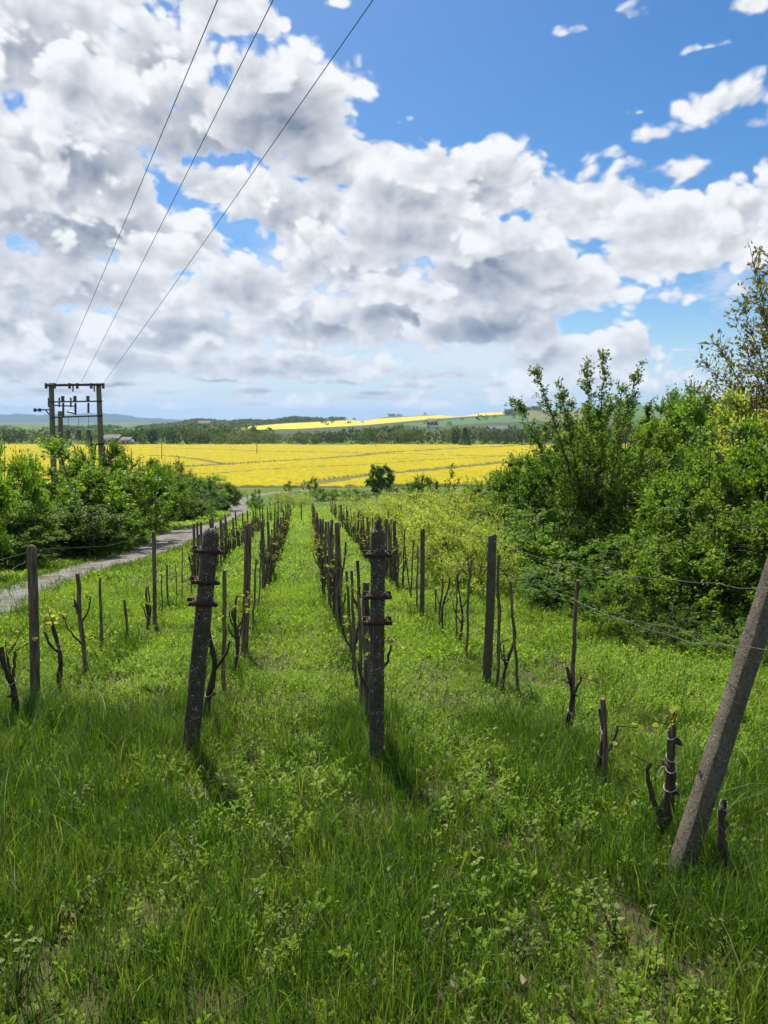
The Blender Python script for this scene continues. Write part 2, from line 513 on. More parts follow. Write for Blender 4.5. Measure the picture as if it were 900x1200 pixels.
M_WIRE = solid_mat('wire_metal', lambda q, oc, gp: q.mix(q.noise(gp, 12.0, 2), (0.06, 0.055, 0.05), (0.24, 0.23, 0.21)), 0.6, None, 0.4, 0.4)
M_CABLE = solid_mat('overhead_cable', lambda q, oc, gp: (0.02, 0.02, 0.022), 0.6)
M_TIE = solid_mat('white_string', lambda q, oc, gp: (0.58, 0.56, 0.50), 0.8)
M_PORC = solid_mat('brown_porcelain', lambda q, oc, gp: (0.045, 0.028, 0.022), 0.3, None, 0.5)
M_STEEL = solid_mat('dull_steel', lambda q, oc, gp: q.mix(q.noise(gp, 3.0, 3), (0.02, 0.02, 0.022), (0.06, 0.055, 0.05)), 0.7)
M_TANK = solid_mat('grey_enamel', lambda q, oc, gp: q.mix(q.noise(gp, 5.0, 3), (0.13, 0.14, 0.13), (0.22, 0.22, 0.20)), 0.5)
M_PYLON = solid_mat('grey_pole_concrete', concrete_build(0.95), 0.92, grain_bump)
M_WALL = solid_mat('white_render', lambda q, oc, gp: (0.36, 0.35, 0.32), 0.8)
M_ROOF = solid_mat('grey_sheet_roof', lambda q, oc, gp: (0.10, 0.10, 0.105), 0.8)
M_ROOF2 = solid_mat('tile_roof', lambda q, oc, gp: (0.13, 0.075, 0.055), 0.8)
M_GLASS = solid_mat('dark_window', lambda q, oc, gp: (0.03, 0.035, 0.04), 0.15, None, 0.5)

GRASS = leaf_mat('grass_blades', (0.030, 0.078, 0.009), (0.074, 0.148, 0.018), (0.21, 0.235, 0.060), 0.50, (1.6, 1.6, 0.55), 0.42, 0.25, 0.0)
HERB = leaf_mat('herb_leaves', (0.118, 0.225, 0.015), (0.205, 0.335, 0.024), (0.31, 0.40, 0.042), 0.58, (1.45, 1.4, 0.5), 0.5, 0.22, 0.0)
DRY = leaf_mat('dry_litter', (0.08, 0.055, 0.032), (0.16, 0.115, 0.07), (0.36, 0.31, 0.22), 0.25, (1.0, 1.0, 0.8), 0.8, 0.2, 0.0)
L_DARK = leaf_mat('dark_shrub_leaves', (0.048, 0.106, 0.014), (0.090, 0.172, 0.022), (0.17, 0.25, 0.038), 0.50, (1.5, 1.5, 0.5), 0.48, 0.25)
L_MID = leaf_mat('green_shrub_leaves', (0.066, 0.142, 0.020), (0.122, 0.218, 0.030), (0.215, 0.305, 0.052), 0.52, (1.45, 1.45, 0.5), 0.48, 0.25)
L_PALE = leaf_mat('pale_shrub_leaves', (0.210, 0.290, 0.048), (0.310, 0.375, 0.075), (0.40, 0.44, 0.120), 0.60, (1.4, 1.4, 0.6), 0.48, 0.25, 0.12)
L_RED = leaf_mat('reddish_leaves', (0.100, 0.155, 0.020), (0.165, 0.175, 0.032), (0.22, 0.120, 0.036), 0.48, (1.4, 1.25, 0.5), 0.5, 0.22)
L_VINE = leaf_mat('vine_leaves', (0.17, 0.23, 0.03), (0.26, 0.31, 0.05), (0.38, 0.37, 0.08), 0.5)
L_FAR = leaf_mat('far_tree_leaves', (0.045, 0.080, 0.018), (0.105, 0.140, 0.036), (0.21, 0.225, 0.075), 0.45, (1.2, 1.2, 0.6), 0.7, 0.2, 0.0)

# ------------------------------------------------------------------ ground
def soil_build(q, oc, gp):
    x, y, z = q.sep(gp)
    n1 = q.noise(gp, 0.9, 5, 0.6); n2 = q.noise(gp, 14.0, 6, 0.65); n3 = q.noise(gp, 3.5, 4, 0.6)
    soil = q.mix(n2, (0.030, 0.021, 0.013), (0.125, 0.088, 0.056))
    gr = q.mix(q.noise(gp, 5.0, 6, 0.7), (0.060, 0.120, 0.012), (0.16, 0.225, 0.026))
    gr = q.mix(q.ss(q.noise(gp, 0.10, 4, 0.6), 0.42, 0.62), gr, (0.075, 0.165, 0.016))
    near = q.ss(y, 6.0, 30.0, 0.25, 0.97)
    return q.mix(q.m('MULTIPLY', q.ss(n3, 0.30, 0.58), near), soil, gr)
def soil_bump(q, oc, gp):
    return q.noise(gp, 16.0, 6, 0.7), 0.05, 0.9
M_GROUND = solid_mat('soil_and_turf', soil_build, 0.95, soil_bump, 0.15)

def strip_sheet(name, ylist, wfun, ncol, zfun, mat, kind='structure'):
    V = []
    s = np.linspace(-1, 1, ncol)
    s = np.sign(s) * np.abs(s) ** 1.4
    for y in ylist:
        x = s * wfun(y)
        V.append(np.stack([x, np.full(ncol, y), zfun(x, np.full(ncol, y))], 1))
    m = len(ylist)
    i = np.arange(m - 1)[:, None] * ncol + np.arange(ncol - 1)[None]
    F = np.stack([i, i + 1, i + 1 + ncol, i + ncol], -1).reshape(-1, 4)
    o = mesh(name, np.concatenate(V), F, mat, smooth=True)
    o['kind'] = kind
    return o
ys = list(np.arange(-60, -4, 4.0)) + list(np.arange(-4, 14, 0.2)) + list(np.arange(14, 60, 0.6)) + list(np.arange(60, 180, 3.0)) + list(np.geomspace(180, 14000, 40))
strip_sheet('ground', ys, lambda y: 26 + 1.7 * max(y, 0), 241, T, M_GROUND)

# gravel track
UP = [(-160, 745), (-60, 712), (0, 692), (47, 674), (100, 658), (150, 646), (190, 622), (240, 616), (270, 603), (268, 593), (277, 584.5), (296, 579.5), (330, 575.5), (372, 573.6)]
LO = [(-160, 830), (-60, 764), (0, 731), (40, 707), (70, 689), (100, 677), (140, 667), (175, 657), (205, 647), (240, 631), (265, 619), (285, 605), (294, 596.5), (286, 588.5), (300, 581.5), (330, 577.0), (372, 574.8)]
def resample(pts, n):
    pts = np.asarray(pts, float)
    d = np.concatenate([[0], np.cumsum(np.linalg.norm(np.diff(pts, axis=0), axis=1))])
    t = np.linspace(0, d[-1], n)
    return np.stack([np.interp(t, d, pts[:, k]) for k in range(pts.shape[1])], 1)
def smooth_line(P, k=5, it=3):
    for _ in range(it):
        Q = np.pad(P, ((k // 2, k // 2), (0, 0)), mode='edge')
        P = np.stack([Q[i:i + len(P)] for i in range(k)]).mean(0)
    return P
def px_line(pts):
    return [ground(*p)[:2] for p in pts]
gu = np.array(px_line(UP)); gl_ = np.array(px_line(LO))
# same number of points along both edges, matched by distance from the eye
def edge_by_key(P):
    d = resample(P, 1500)
    t = np.linspace(0, 1, 120)
    s = np.concatenate([[0], np.cumsum(np.linalg.norm(np.diff(np.log(np.abs(d) + 5) , axis=0), axis=1))]); s /= s[-1]
    return smooth_line(np.stack([np.interp(t, s, d[:, k]) for k in range(2)], 1))
eu, elw = edge_by_key(gu), edge_by_key(gl_)
PATH_POLY = [tuple(p) for p in eu] + [tuple(p) for p in elw[::-1]]
nc = 9
Vp = []
for k in range(nc):
    f = k / (nc - 1)
    P = eu * (1 - f) + elw * f
    jitter = (smooth_line(RNG.normal(0, 0.55, P.shape), 3, 1)) if k in (0, nc - 1) else 0
    P = P + jitter
    Vp.append(np.stack([P[:, 0], P[:, 1], T(P[:, 0], P[:, 1]) + 0.03 + 0.03 * math.sin(f * math.pi) - (0.03 if k in (0, nc - 1) else 0) - 0.02 * (abs(f - .3) < .08) - 0.02 * (abs(f - .7) < .08)], 1))
i = np.arange(nc - 1)[:, None] * 120 + np.arange(119)[None]
Fp = np.stack([i, i + 1, i + 121, i + 120], -1).reshape(-1, 4)
def gravel_build(q, oc, gp):
    st = q.voro(gp, 26.0, 1)
    n = q.noise(gp, 1.3, 4, 0.6)
    c = q.mix(st, (0.075, 0.070, 0.062), (0.28, 0.265, 0.24))
    c = q.mix(q.ss(n, 0.42, 0.66), c, (0.13, 0.115, 0.09))
    return q.mix(q.ss(q.noise(gp, 1.6, 6, 0.7), 0.56, 0.66), c, (0.08, 0.11, 0.03))
M_GRAVEL = solid_mat('gravel', gravel_build, 0.95, lambda q, oc, gp: (q.voro(gp, 26.0, 1), 0.04, 0.9), 0.2)
tag(mesh('path', np.concatenate(Vp), Fp, M_GRAVEL, smooth=True), kind='structure')

# ------------------------------------------------------------------ rapeseed field
FZ = -12.465
def rape_build(q, oc, gp):
    n = q.noise(gp, 0.06, 4, 0.6); n2 = q.noise(gp, 0.9, 4, 0.7); n3 = q.noise(q.vm('MULTIPLY', gp, (0.012, 0.16, 0.0)), 1.0, 3, 0.6)
    c = q.mix(q.ss(n2, 0.25, 0.75), (0.24, 0.205, 0.003), (0.50, 0.40, 0.003))
    c = q.mix(q.ss(n, 0.40, 0.66, 0.0, 0.45), c, (0.29, 0.26, 0.005))
    return q.mix(q.ss(n3, 0.52, 0.66, 0.0, 0.35), c, (0.27, 0.24, 0.006))
M_RAPE = solid_mat('rapeseed_flowers', rape_build, 0.9, lambda q, oc, gp: (q.noise(gp, 1.6, 4, 0.7), 0.5, 0.8), 0.1)
M_STALK = solid_mat('rapeseed_stalks', lambda q, oc, gp: q.mix(q.noise(gp, 0.4, 4, 0.7), (0.055, 0.058, 0.010), (0.15, 0.135, 0.012)), 0.9)
def on_plane(px, py, z):
    d = pdir(px, py); t = (z - EYE) / d[2]
    return np.array([d[0] * t, d[1] * t])
TR = [([(40, 556), (130, 549.5), (212, 544.5), (330, 538), (420, 532), (470, 527.5), (640, 519)], 3.2), ([(366, 563), (410, 556), (470, 551), (540, 544.8), (600, 540), (660, 536)], 3.1),
      ([(395, 568), (425, 567)], 3.1), ([(20, 528), (200, 533), (260, 541)], .9), ([(180, 524), (420, 529.5), (700, 536)], .8), ([(240, 552), (330, 547), (470, 540), (640, 530)], .7)]
fy = np.concatenate([np.arange(147, 250, 0.7), np.arange(250, 404, 1.4)])
fx = np.linspace(-330, 250, 560)
X, Y = np.meshgrid(fx, fy)
hgt = 0.55 + 0.10 * RNG.standard_normal(X.shape)
hgt += 0.12 * np.sin(X * 0.09 + Y * 0.05) 
trk = np.zeros(X.shape); deep = np.zeros(X.shape)
for pts, w in TR:
    L = np.array([on_plane(px, py, FZ + 1.0) for px, py in pts])
    dmin = np.full(X.shape, 1e9)
    for a, b in zip(L[:-1], L[1:]):
        ab = b - a; t = np.clip(((X - a[0]) * ab[0] + (Y - a[1]) * ab[1]) / (ab @ ab), 0, 1)
        dmin = np.minimum(dmin, np.hypot(X - a[0] - t * ab[0], Y - a[1] - t * ab[1]))
    if w > 3: deep = np.maximum(deep, dmin < w + 1.2)
    trk = np.maximum(trk, np.clip((w + 0.9 - dmin + 0.25 * RNG.standard_normal(X.shape)) / 0.8, 0, 1))
hgt = hgt * (1 - 0.8 * trk * deep)
hgt[0] = hgt[-1] = -0.1; hgt[:, 0] = hgt[:, -1] = -0.1
Yw = Y + 2.2 * np.sin(X * 0.05) + 1.2 * np.sin(X * 0.17)
Z = T(X, Yw) + hgt
m, n_ = X.shape
i = np.arange(m - 1)[:, None] * n_ + np.arange(n_ - 1)[None]
F = np.stack([i, i + 1, i + 1 + n_, i + n_], -1).reshape(-1, 4)
mi = ((trk[:-1, :-1] + trk[1:, 1:]) > 0.9).astype(int); mi[0] = 1
tag(mesh('rapeseed_crop', np.stack([X, Yw, Z], -1).reshape(-1, 3), F, [M_RAPE, M_STALK], mi=mi.ravel()),
    'flat yellow rapeseed field in bloom across the valley floor', 'crop', kind='stuff')

# ------------------------------------------------------------------ hills beyond the valley
RIDGE = [(-900, 498), (-300, 498), (0, 499), (120, 499), (185, 497), (220, 493), (260, 490.5), (330, 489), (430, 487.5), (520, 484), (600, 478.5), (700, 473), (800, 468), (900, 466), (1200, 462), (1900, 466)]
def ratio(px, py):
    d = pdir(px, py); return d[0] / d[1], d[2] / d[1]
_rx = np.array([ratio(*p)[0] for p in RIDGE]); _rz = np.array([ratio(*p)[1] for p in RIDGE])
HD = 1700.0
def hills_z(x, y):
    r = x / y
    zr = EYE + np.interp(r, _rx, _rz) * HD - 8.0 + 3.0 * np.sin(r * 40) + 2 * np.sin(r * 93 + 1)
    t = np.clip((y - 470) / (HD - 470), 0, 1)
    prof = 0.85 * t + 0.15 * t * t * (3 - 2 * t)
    z = FZ - 0.4 + (zr - FZ) * prof * np.clip((r + 1.9), 0, 1)
    z = z + np.clip((y - 470) / 300, 0, 1) * 3.0 * np.sin(x * 0.006 + 1) * np.sin(y * 0.008)
    return np.where(y > HD, z - (y - HD) * 0.06, z)
FIELDS = [([(272, 501.5), (330, 496.5), (430, 491.5), (520, 486), (592, 480.5), (592, 485.5), (550, 488), (500, 491.5), (430, 498), (350, 502.5), (280, 504)], 1),
          ([(470, 497), (560, 489.5), (620, 486), (620, 494), (560, 496), (500, 501)], 2),
          ([(690, 480), (760, 474), (835, 470), (835, 490), (700, 493)], 2), ([(610, 482), (690, 477), (690, 492), (620, 494)], 3),
          ([(330, 497.5), (430, 490), (520, 485), (590, 480), (592, 481.5), (520, 487), (430, 493), (340, 498.8)], 3)]
hy = np.concatenate([np.linspace(446, 1000, 60), np.linspace(1012, 1700, 90), np.linspace(1730, 2600, 14)])
hr = np.linspace(-1.5, 1.5, 700)
Yh, Rh = np.meshgrid(hy, hr, indexing='ij'); Xh = Rh * Yh
Zh = hills_z(Xh, Yh)
m, n_ = Xh.shape
i = np.arange(m - 1)[:, None] * n_ + np.arange(n_ - 1)[None]
F = np.stack([i, i + 1, i + 1 + n_, i + n_], -1).reshape(-1, 4)
Vh = np.stack([Xh, Yh, Zh], -1).reshape(-1, 3)
cxp, cyp = to_px(Vh[F].mean(1))
def field_of(px, py):
    r = np.zeros(px.shape, int)
    for poly, k in FIELDS[::-1]:
        r[inside(px, py, poly)] = k
    return r
mi = field_of(cxp, cyp)
M_WOODFLOOR = solid_mat('wooded_hillside', lambda q, oc, gp: q.mix(q.noise(gp, 0.02, 6, 0.7), (0.020, 0.038, 0.012), (0.060, 0.085, 0.030)), 0.95)
M_FARRAPE = solid_mat('far_rapeseed', lambda q, oc, gp: q.mix(q.noise(q.vm('MULTIPLY', gp, (0.01, 0.05, 0.0)), 1.0, 4, 0.6), (0.42, 0.35, 0.02), (0.55, 0.44, 0.03)), 0.95)
M_FARGREEN = solid_mat('far_wheat', lambda q, oc, gp: q.mix(q.noise(gp, 0.01, 4, 0.6), (0.045, 0.105, 0.028), (0.075, 0.15, 0.035)), 0.95)
M_FAROLIVE = solid_mat('far_meadow', lambda q, oc, gp: q.mix(q.noise(gp, 0.012, 4, 0.6), (0.085, 0.095, 0.03), (0.16, 0.15, 0.04)), 0.95)
tag(mesh('hills', Vh, F, [M_WOODFLOOR, M_FARRAPE, M_FARGREEN, M_FAROLIVE], mi=mi, smooth=True), kind='structure')

# blue mountains at the end of the plain
MT = [(-900, 497), (-420, 488), (-250, 480), (-120, 483), (-40, 485.5), (20, 485.2), (60, 486), (95, 484.5), (125, 484), (150, 487), (175, 490), (205, 491), (222, 492), (235, 494), (250, 497)]
MD = 7000.0
mr = np.linspace(ratio(-900, 497)[0], ratio(252, 497)[0], 260)
mz = np.interp(mr, [ratio(*p)[0] for p in MT], [ratio(*p)[1] for p in MT]) * MD + EYE
mz = mz + 4 * np.sin(mr * 130) + 3 * np.sin(mr * 310 + 1)
rows = []
for f, (dy, k) in enumerate(((-1500, -0.02), (-1100, 0.3), (-600, 0.62), (-250, 0.85), (0, 1.0), (600, 0.7), (1500, -0.02))):
    y = MD + dy
    nz = (12 * np.sin(mr * 60 + f * 2.1) + 8 * np.sin(mr * 150 + f)) * (0.25 if 0 < k < 1 else 0)
    rows.append(np.stack([mr * y, np.full(mr.shape, y), FZ - 1 + (mz * y / MD - FZ) * k + nz], 1))
m, n_ = len(rows), len(mr)
i = np.arange(m - 1)[:, None] * n_ + np.arange(n_ - 1)[None]
M_MOUNT = solid_mat('mountain_forest', lambda q, oc, gp: q.mix(q.noise(gp, 0.004, 5, 0.6), (0.022, 0.042, 0.018), (0.050, 0.080, 0.035)), 0.95)
tag(mesh('mountains', np.concatenate(rows), np.stack([i, i + 1, i + 1 + n_, i + n_], -1).reshape(-1, 4), M_MOUNT, smooth=True), kind='structure')

# woods on the hills and the tree belt behind the rapeseed: masses one cannot count
def clump_trees(C, H, Wd, nq, tint, rng, qs=0.24):
    """trees as clouds of leaf clumps: base points C (n,3), heights H, widths Wd"""
    n = len(C)
    u = rng.standard_normal((n, nq, 3)); u /= np.linalg.norm(u, axis=2)[..., None]
    rad = rng.uniform(0.55, 1.0, (n, nq, 1)) ** 0.6
    lob = 1 + 0.28 * np.sin(u[..., :1] * 5 + C[:, None, :1]) * np.sin(u[..., 2:] * 6 + C[:, None, 1:2])
    p = u * rad * lob
    p[..., 0] *= (Wd / 2)[:, None]; p[..., 1] *= (Wd / 2)[:, None]; p[..., 2] = (p[..., 2] * 0.5 + 0.52) * H[:, None]
    P = (C[:, None] + p).reshape(-1, 3)
    size = (np.sqrt(H * Wd)[:, None] * qs * rng.uniform(0.6, 1.3, (n, nq))).ravel()
    d = rng.standard_normal((n * nq, 3)); nr = u.reshape(-1, 3) + 0.7 * rng.standard_normal((n * nq, 3))
    V, F = leaves_mesh(P - 0.5 * size[:, None] * d / np.linalg.norm(d, axis=1)[:, None], d, nr, size, size * 0.8, 0.1)
    t = np.clip(np.repeat(tint, nq) + rng.normal(0, 0.10, n * nq), 0, 1)
    return V, F, np.repeat(t, 4)

rng = np.random.default_rng(11)
# belt
n = 430
r = rng.uniform(-0.95, 0.95, n); y = 409 + rng.uniform(0, 1, n) ** 0.8 * 60
C = np.stack([r * y, y, np.full(n, FZ - 0.3)], 1)
pxr = 450 + F_PX * r
Hh = rng.uniform(6.5, 11.5, n) * np.where(pxr < 160, 0.8, 1.0) * np.where((pxr > 230) & (pxr < 430), 0.74, 1.0); Ww = rng.uniform(5.5, 9.5, n)
tint = np.clip(0.35 + 0.25 * np.sin(r * 25) + rng.normal(0, 0.22, n), 0, 1)
Vb, Fb, tb = clump_trees(C, Hh, Ww, 210, tint, rng, 0.13)
tag(mesh('woods', Vb, Fb, L_FAR, tint=tb), 'belt of mixed trees along the far edge of the yellow field', 'woods', kind='stuff')
# wooded slopes
n = 16000
y = 475 + (HD - 475 + 30) * rng.uniform(0, 1, n) ** 0.8
r = rng.uniform(-1.1, 1.1, n)
C = np.stack([r * y, y, hills_z(r * y, y)], 1)
px_, py_ = to_px(C)
_tx, _ty = to_px(C + np.array([0, 0, 9.5]))
keep = (field_of(px_, py_) == 0) & (field_of(_tx, _ty) == 0) & (field_of(_tx, 0.5 * (_ty + py_)) == 0) & (rng.uniform(0, 1, n) < np.where(px_ < 160, 0.35, 1.0))
edge = (field_of(px_, py_) > 0) & (rng.uniform(0, 1, n) < 0.012)
C = C[keep | edge]; n = len(C)
Hh = rng.uniform(4.5, 8.0, n); Ww = rng.uniform(6, 12, n)
tint = np.clip(0.40 + 0.3 * np.sin(C[:, 0] * 0.011 + 2) * np.sin(C[:, 1] * 0.009) + rng.normal(0, 0.2, n), 0, 1)
Vb, Fb, tb = clump_trees(C, Hh, Ww, 26, tint, rng, 0.34)
tag(mesh('hill_woods', Vb, Fb, L_FAR, tint=tb), 'distant woods covering the low hills under the clouds', 'woods', kind='stuff')

# the air: one box of thin haze round everything
hb = MB(); hb.box((0, 4500, 62), (22000, 13000, 184))
M_HAZE, nt, q, out = new_mat('haze_air')
pv = node(nt, 'ShaderNodeVolumePrincipled')
pv.inputs['Color'].default_value = (0.34, 0.60, 1.0, 1)
pv.inputs['Density'].default_value = 0.000075
pv.inputs['Anisotropy'].default_value = 0.15
nt.links.new(pv.outputs[0], out.inputs['Volume'])
hz_o = hb.build('haze', M_HAZE); hz_o['kind'] = 'stuff'; hz_o['label'] = 'pale blue haze over the valley'; hz_o['category'] = 'haze'

# ------------------------------------------------------------------ vineyard rows (lines on the ground)
ROW_PX = {'A': ((222, 885), (309, 694), (341, 604)), 'B': ((440, 893), (397, 738), (385, 694), (366, 604)), 'C': ((795, 1025), (570, 802), (462, 686), (420, 640), (388, 602)), 'D': ((25, 868), (181, 735), (232, 682), (275, 645), (331, 601))}
ROWS = {k: np.array([ground(*p) for p in v]) for k, v in ROW_PX.items()}
def row_dist(x, y):
    d = np.full(np.shape(x), 1e9)
    for P in ROWS.values():
        xr = np.interp(y, P[:, 1], P[:, 0])
        d = np.minimum(d, np.abs(x - xr))
    return d

def vnoise(x, y, s, seed=0):
    """smooth value noise in 0..1"""
    r = np.random.default_rng(seed).uniform(0, 1, (256, 256))
    u, v = x / s, y / s
    i, j = np.floor(u).astype(int), np.floor(v).astype(int)
    a, b = u - i, v - j
    a = a * a * (3 - 2 * a); b = b * b * (3 - 2 * b)
    g_ = lambda p, q_: r[p % 256, q_ % 256]
    return (g_(i, j) * (1 - a) + g_(i + 1, j) * a) * (1 - b) + (g_(i, j + 1) * (1 - a) + g_(i + 1, j + 1) * a) * b

def scatter(n, y0, y1, pad=1.6, rng=RNG, kx=0.64):
    y = np.sqrt(rng.uniform(y0 * y0, y1 * y1, int(n)))
    x = rng.uniform(-1, 1, len(y)) * (kx * y + pad)
    ok = ~inside(x, y, PATH_POLY)
    return x[ok], y[ok]

def grass_mesh(x, y, h, w, lean, rng, lev=3):
    n = len(x)
    az = rng.uniform(0, 2 * math.pi, n)
    dirx, diry = np.cos(az), np.sin(az)
    base = np.stack([x, y, T(x, y) - 0.012], 1)
    faz = az + rng.normal(0, 0.5, n) + math.pi / 2
    sx, sy = np.cos(faz), np.sin(faz)
    Vs = []
    for k in range(lev + 1):
        t = k / lev
        off = lean * t * t * h
        p = base + np.stack([dirx * off, diry * off, h * (t - 0.28 * (lean ** 1.5) * t * t * t)], 1)
        if k < lev:
            ww = (w * (1 - 0.75 * t * t) * 0.5)[:, None]
            s_ = np.stack([sx, sy, np.zeros(n)], 1) * ww
            Vs += [p - s_, p + s_]
        else:
            Vs.append(p)
    V = np.stack(Vs, 1); nv = V.shape[1]
    f = []
    for k in range(lev - 1):
        a = 2 * k
        f += [[a, a + 1, a + 3], [a, a + 3, a + 2]]
    f.append([2 * (lev - 1), 2 * lev - 1, 2 * lev])
    F = (np.arange(n)[:, None, None] * nv + np.array(f)[None]).reshape(-1, 3)
    return V.reshape(-1, 3), F, nv

def build_grass():
    rng = np.random.default_rng(3)
    parts = []
    off = 0
    def add(x, y, h, w, lean, tint, lev):
        nonlocal off
        V, F, nv = grass_mesh(x, y, h, w, lean, rng, lev)
        parts.append((V, F + off, np.repeat(tint, nv))); off += len(V)
    def tufts(n, y0, y1, blades, spread, hmul, wmul, lev, density):
        x, y = scatter(n, y0, y1, rng=rng)
        k = rng.uniform(0, 1, len(x)) < density(x, y)
        x, y = x[k], y[k]
        big = vnoise(x, y, 1.1, 5); rd = row_dist(x, y)
        th = (0.06 + 0.16 * big ** 1.8 + 0.16 * (rng.uniform(0, 1, len(x)) < 0.10) + 0.10 * np.clip(vnoise(x, y, 0.35, 7) - 0.5, 0, 1) + np.where(rd < 0.28, 0.10, 0) * vnoise(x, y, 0.8, 9)) * rng.uniform(0.65, 1.25, len(x)) * hmul
        th = th * np.where(x > 1.2 + 0.1 * y, 1.25, 1.0)
        tt = np.clip(0.36 + 0.45 * (vnoise(x, y, 0.45, 6) - 0.5) + 0.20 * rng.standard_normal(len(x)), 0, 1)
        b = blades
        X = np.repeat(x, b) + rng.normal(0, spread, len(x) * b); Y = np.repeat(y, b) + rng.normal(0, spread, len(x) * b)
        H = np.repeat(th, b) * rng.uniform(0.45, 1.15, len(X))
        W = rng.uniform(0.0028, 0.0065, len(X)) * wmul
        Ln = (np.abs(rng.normal(0.34, 0.30, len(X))) + 0.8 * np.clip(H - 0.2, 0, 1)).clip(0, 1.05)
        tint = np.clip(np.repeat(tt, b) + rng.normal(0, 0.12, len(X)), 0, 1)
        dead = rng.uniform(0, 1, len(X)) < 0.022
        tint = np.where(dead, 1.0, tint)
        add(X, Y, H, W, Ln, tint, lev)
    def dens(lo, hi):
        def f(x, y):
            p = vnoise(x, y, 0.6, 21); q_ = vnoise(x, y, 0.22, 22)
            g_ = np.clip((0.5 * p + 0.5 * q_ - 0.24) / 0.30, 0.30, 1)
            fore = np.clip((5.6 - y) / 2.2, 0, 1)
            side = np.clip((np.abs(x - 0.6) - 1.6) / 2.0, 0, 1) * 0.5
            rowy = np.where(row_dist(x, y) < 0.33, 0.35, 0)
            return np.clip(g_ * np.clip(lo + (hi - lo) * fore + side + rowy - 0.25 * np.clip((y - 6) / 2, 0, 1) * (np.abs(x + 0.1 * y) < 2.5), 0, 1), 0, 1)
        return f
    tufts(42000, 1.0, 6.0, 9, 0.034, 1.0, 1.0, 4, dens(0.45, 1.0))
    tufts(26000, 6.0, 13.0, 8, 0.045, 1.0, 1.5, 3, dens(0.40, 0.6))
    tufts(30000, 13.0, 34.0, 6, 0.08, 1.0, 3.0, 2, dens(0.40, 0.5))
    tufts(30000, 34.0, 140.0, 5, 0.20, 1.2, 9.0, 2, lambda x, y: 0.8 * np.ones(len(x)))
    # ragged grass along both edges of the track
    for E_ in (eu, elw):
        P = resample(E_, 900); P = P[rng.integers(0, 900, 5200)] + rng.normal(0, 0.22, (5200, 2))
        P = P[P[:, 1] < 75]; n = len(P); b = 6
        X = np.repeat(P[:, 0], b) + rng.normal(0, 0.06, n * b); Y = np.repeat(P[:, 1], b) + rng.normal(0, 0.06, n * b)
        add(X, Y, rng.uniform(0.05, 0.24, n * b), np.clip(Y * 0.0009, 0.006, 0.03), np.abs(rng.normal(0.35, 0.3, n * b)).clip(0, 1), np.clip(rng.normal(0.5, 0.25, n * b), 0, 1), 2)
    return np.concatenate([p[0] for p in parts]), np.concatenate([p[1] for p in parts]), np.concatenate([p[2] for p in parts])
V, F, tt = build_grass()
tag(mesh('grass', V, F, GRASS, tint=tt), 'long dark green grass growing all over the slope', 'grass', kind='stuff')

# leafy weeds: a few plants, repeated and turned
def herb_template(rng, pairs, h, ll, round_=False):
    P, D, N, L = [], [], [], []
    bend = rng.normal(0, 0.12, 2)
    for k in range(pairs):
        t = (k + 0.6) / pairs
        z = h * t
        c = np.array([bend[0] * t * t * h * 3, bend[1] * t * t * h * 3, z])
        a0 = k * 1.57 + rng.normal(0, 0.3)
        size = ll * (0.75 + 0.45 * math.sin(math.pi * min(t + 0.15, 1)))
        for s in (0, math.pi):
            a = a0 + s + rng.normal(0, 0.2)
            up = 0.25 + 0.75 * t + rng.normal(0, 0.15)
            d = np.array([math.cos(a), math.sin(a), up])
            P.append(c); D.append(d); N.append([-math.cos(a) * up, -math.sin(a) * up, 1.0]); L.append(size * rng.uniform(0.8, 1.2))
    P, D, N, L = map(np.array, (P, D, N, L))
    V, F = (ovate_mesh if round_ else leaves_mesh)(P, D, N, L, L * rng.uniform(0.34, 0.52))
    # stem as a thin three-sided blade
    sv = np.array([[-0.002, 0, -0.02], [0.002, 0, -0.02], [bend[0] * h * 3, bend[1] * h * 3, h]])
    return np.vstack([V, sv]), np.vstack([F, [[len(V), len(V) + 1, len(V) + 2]]])

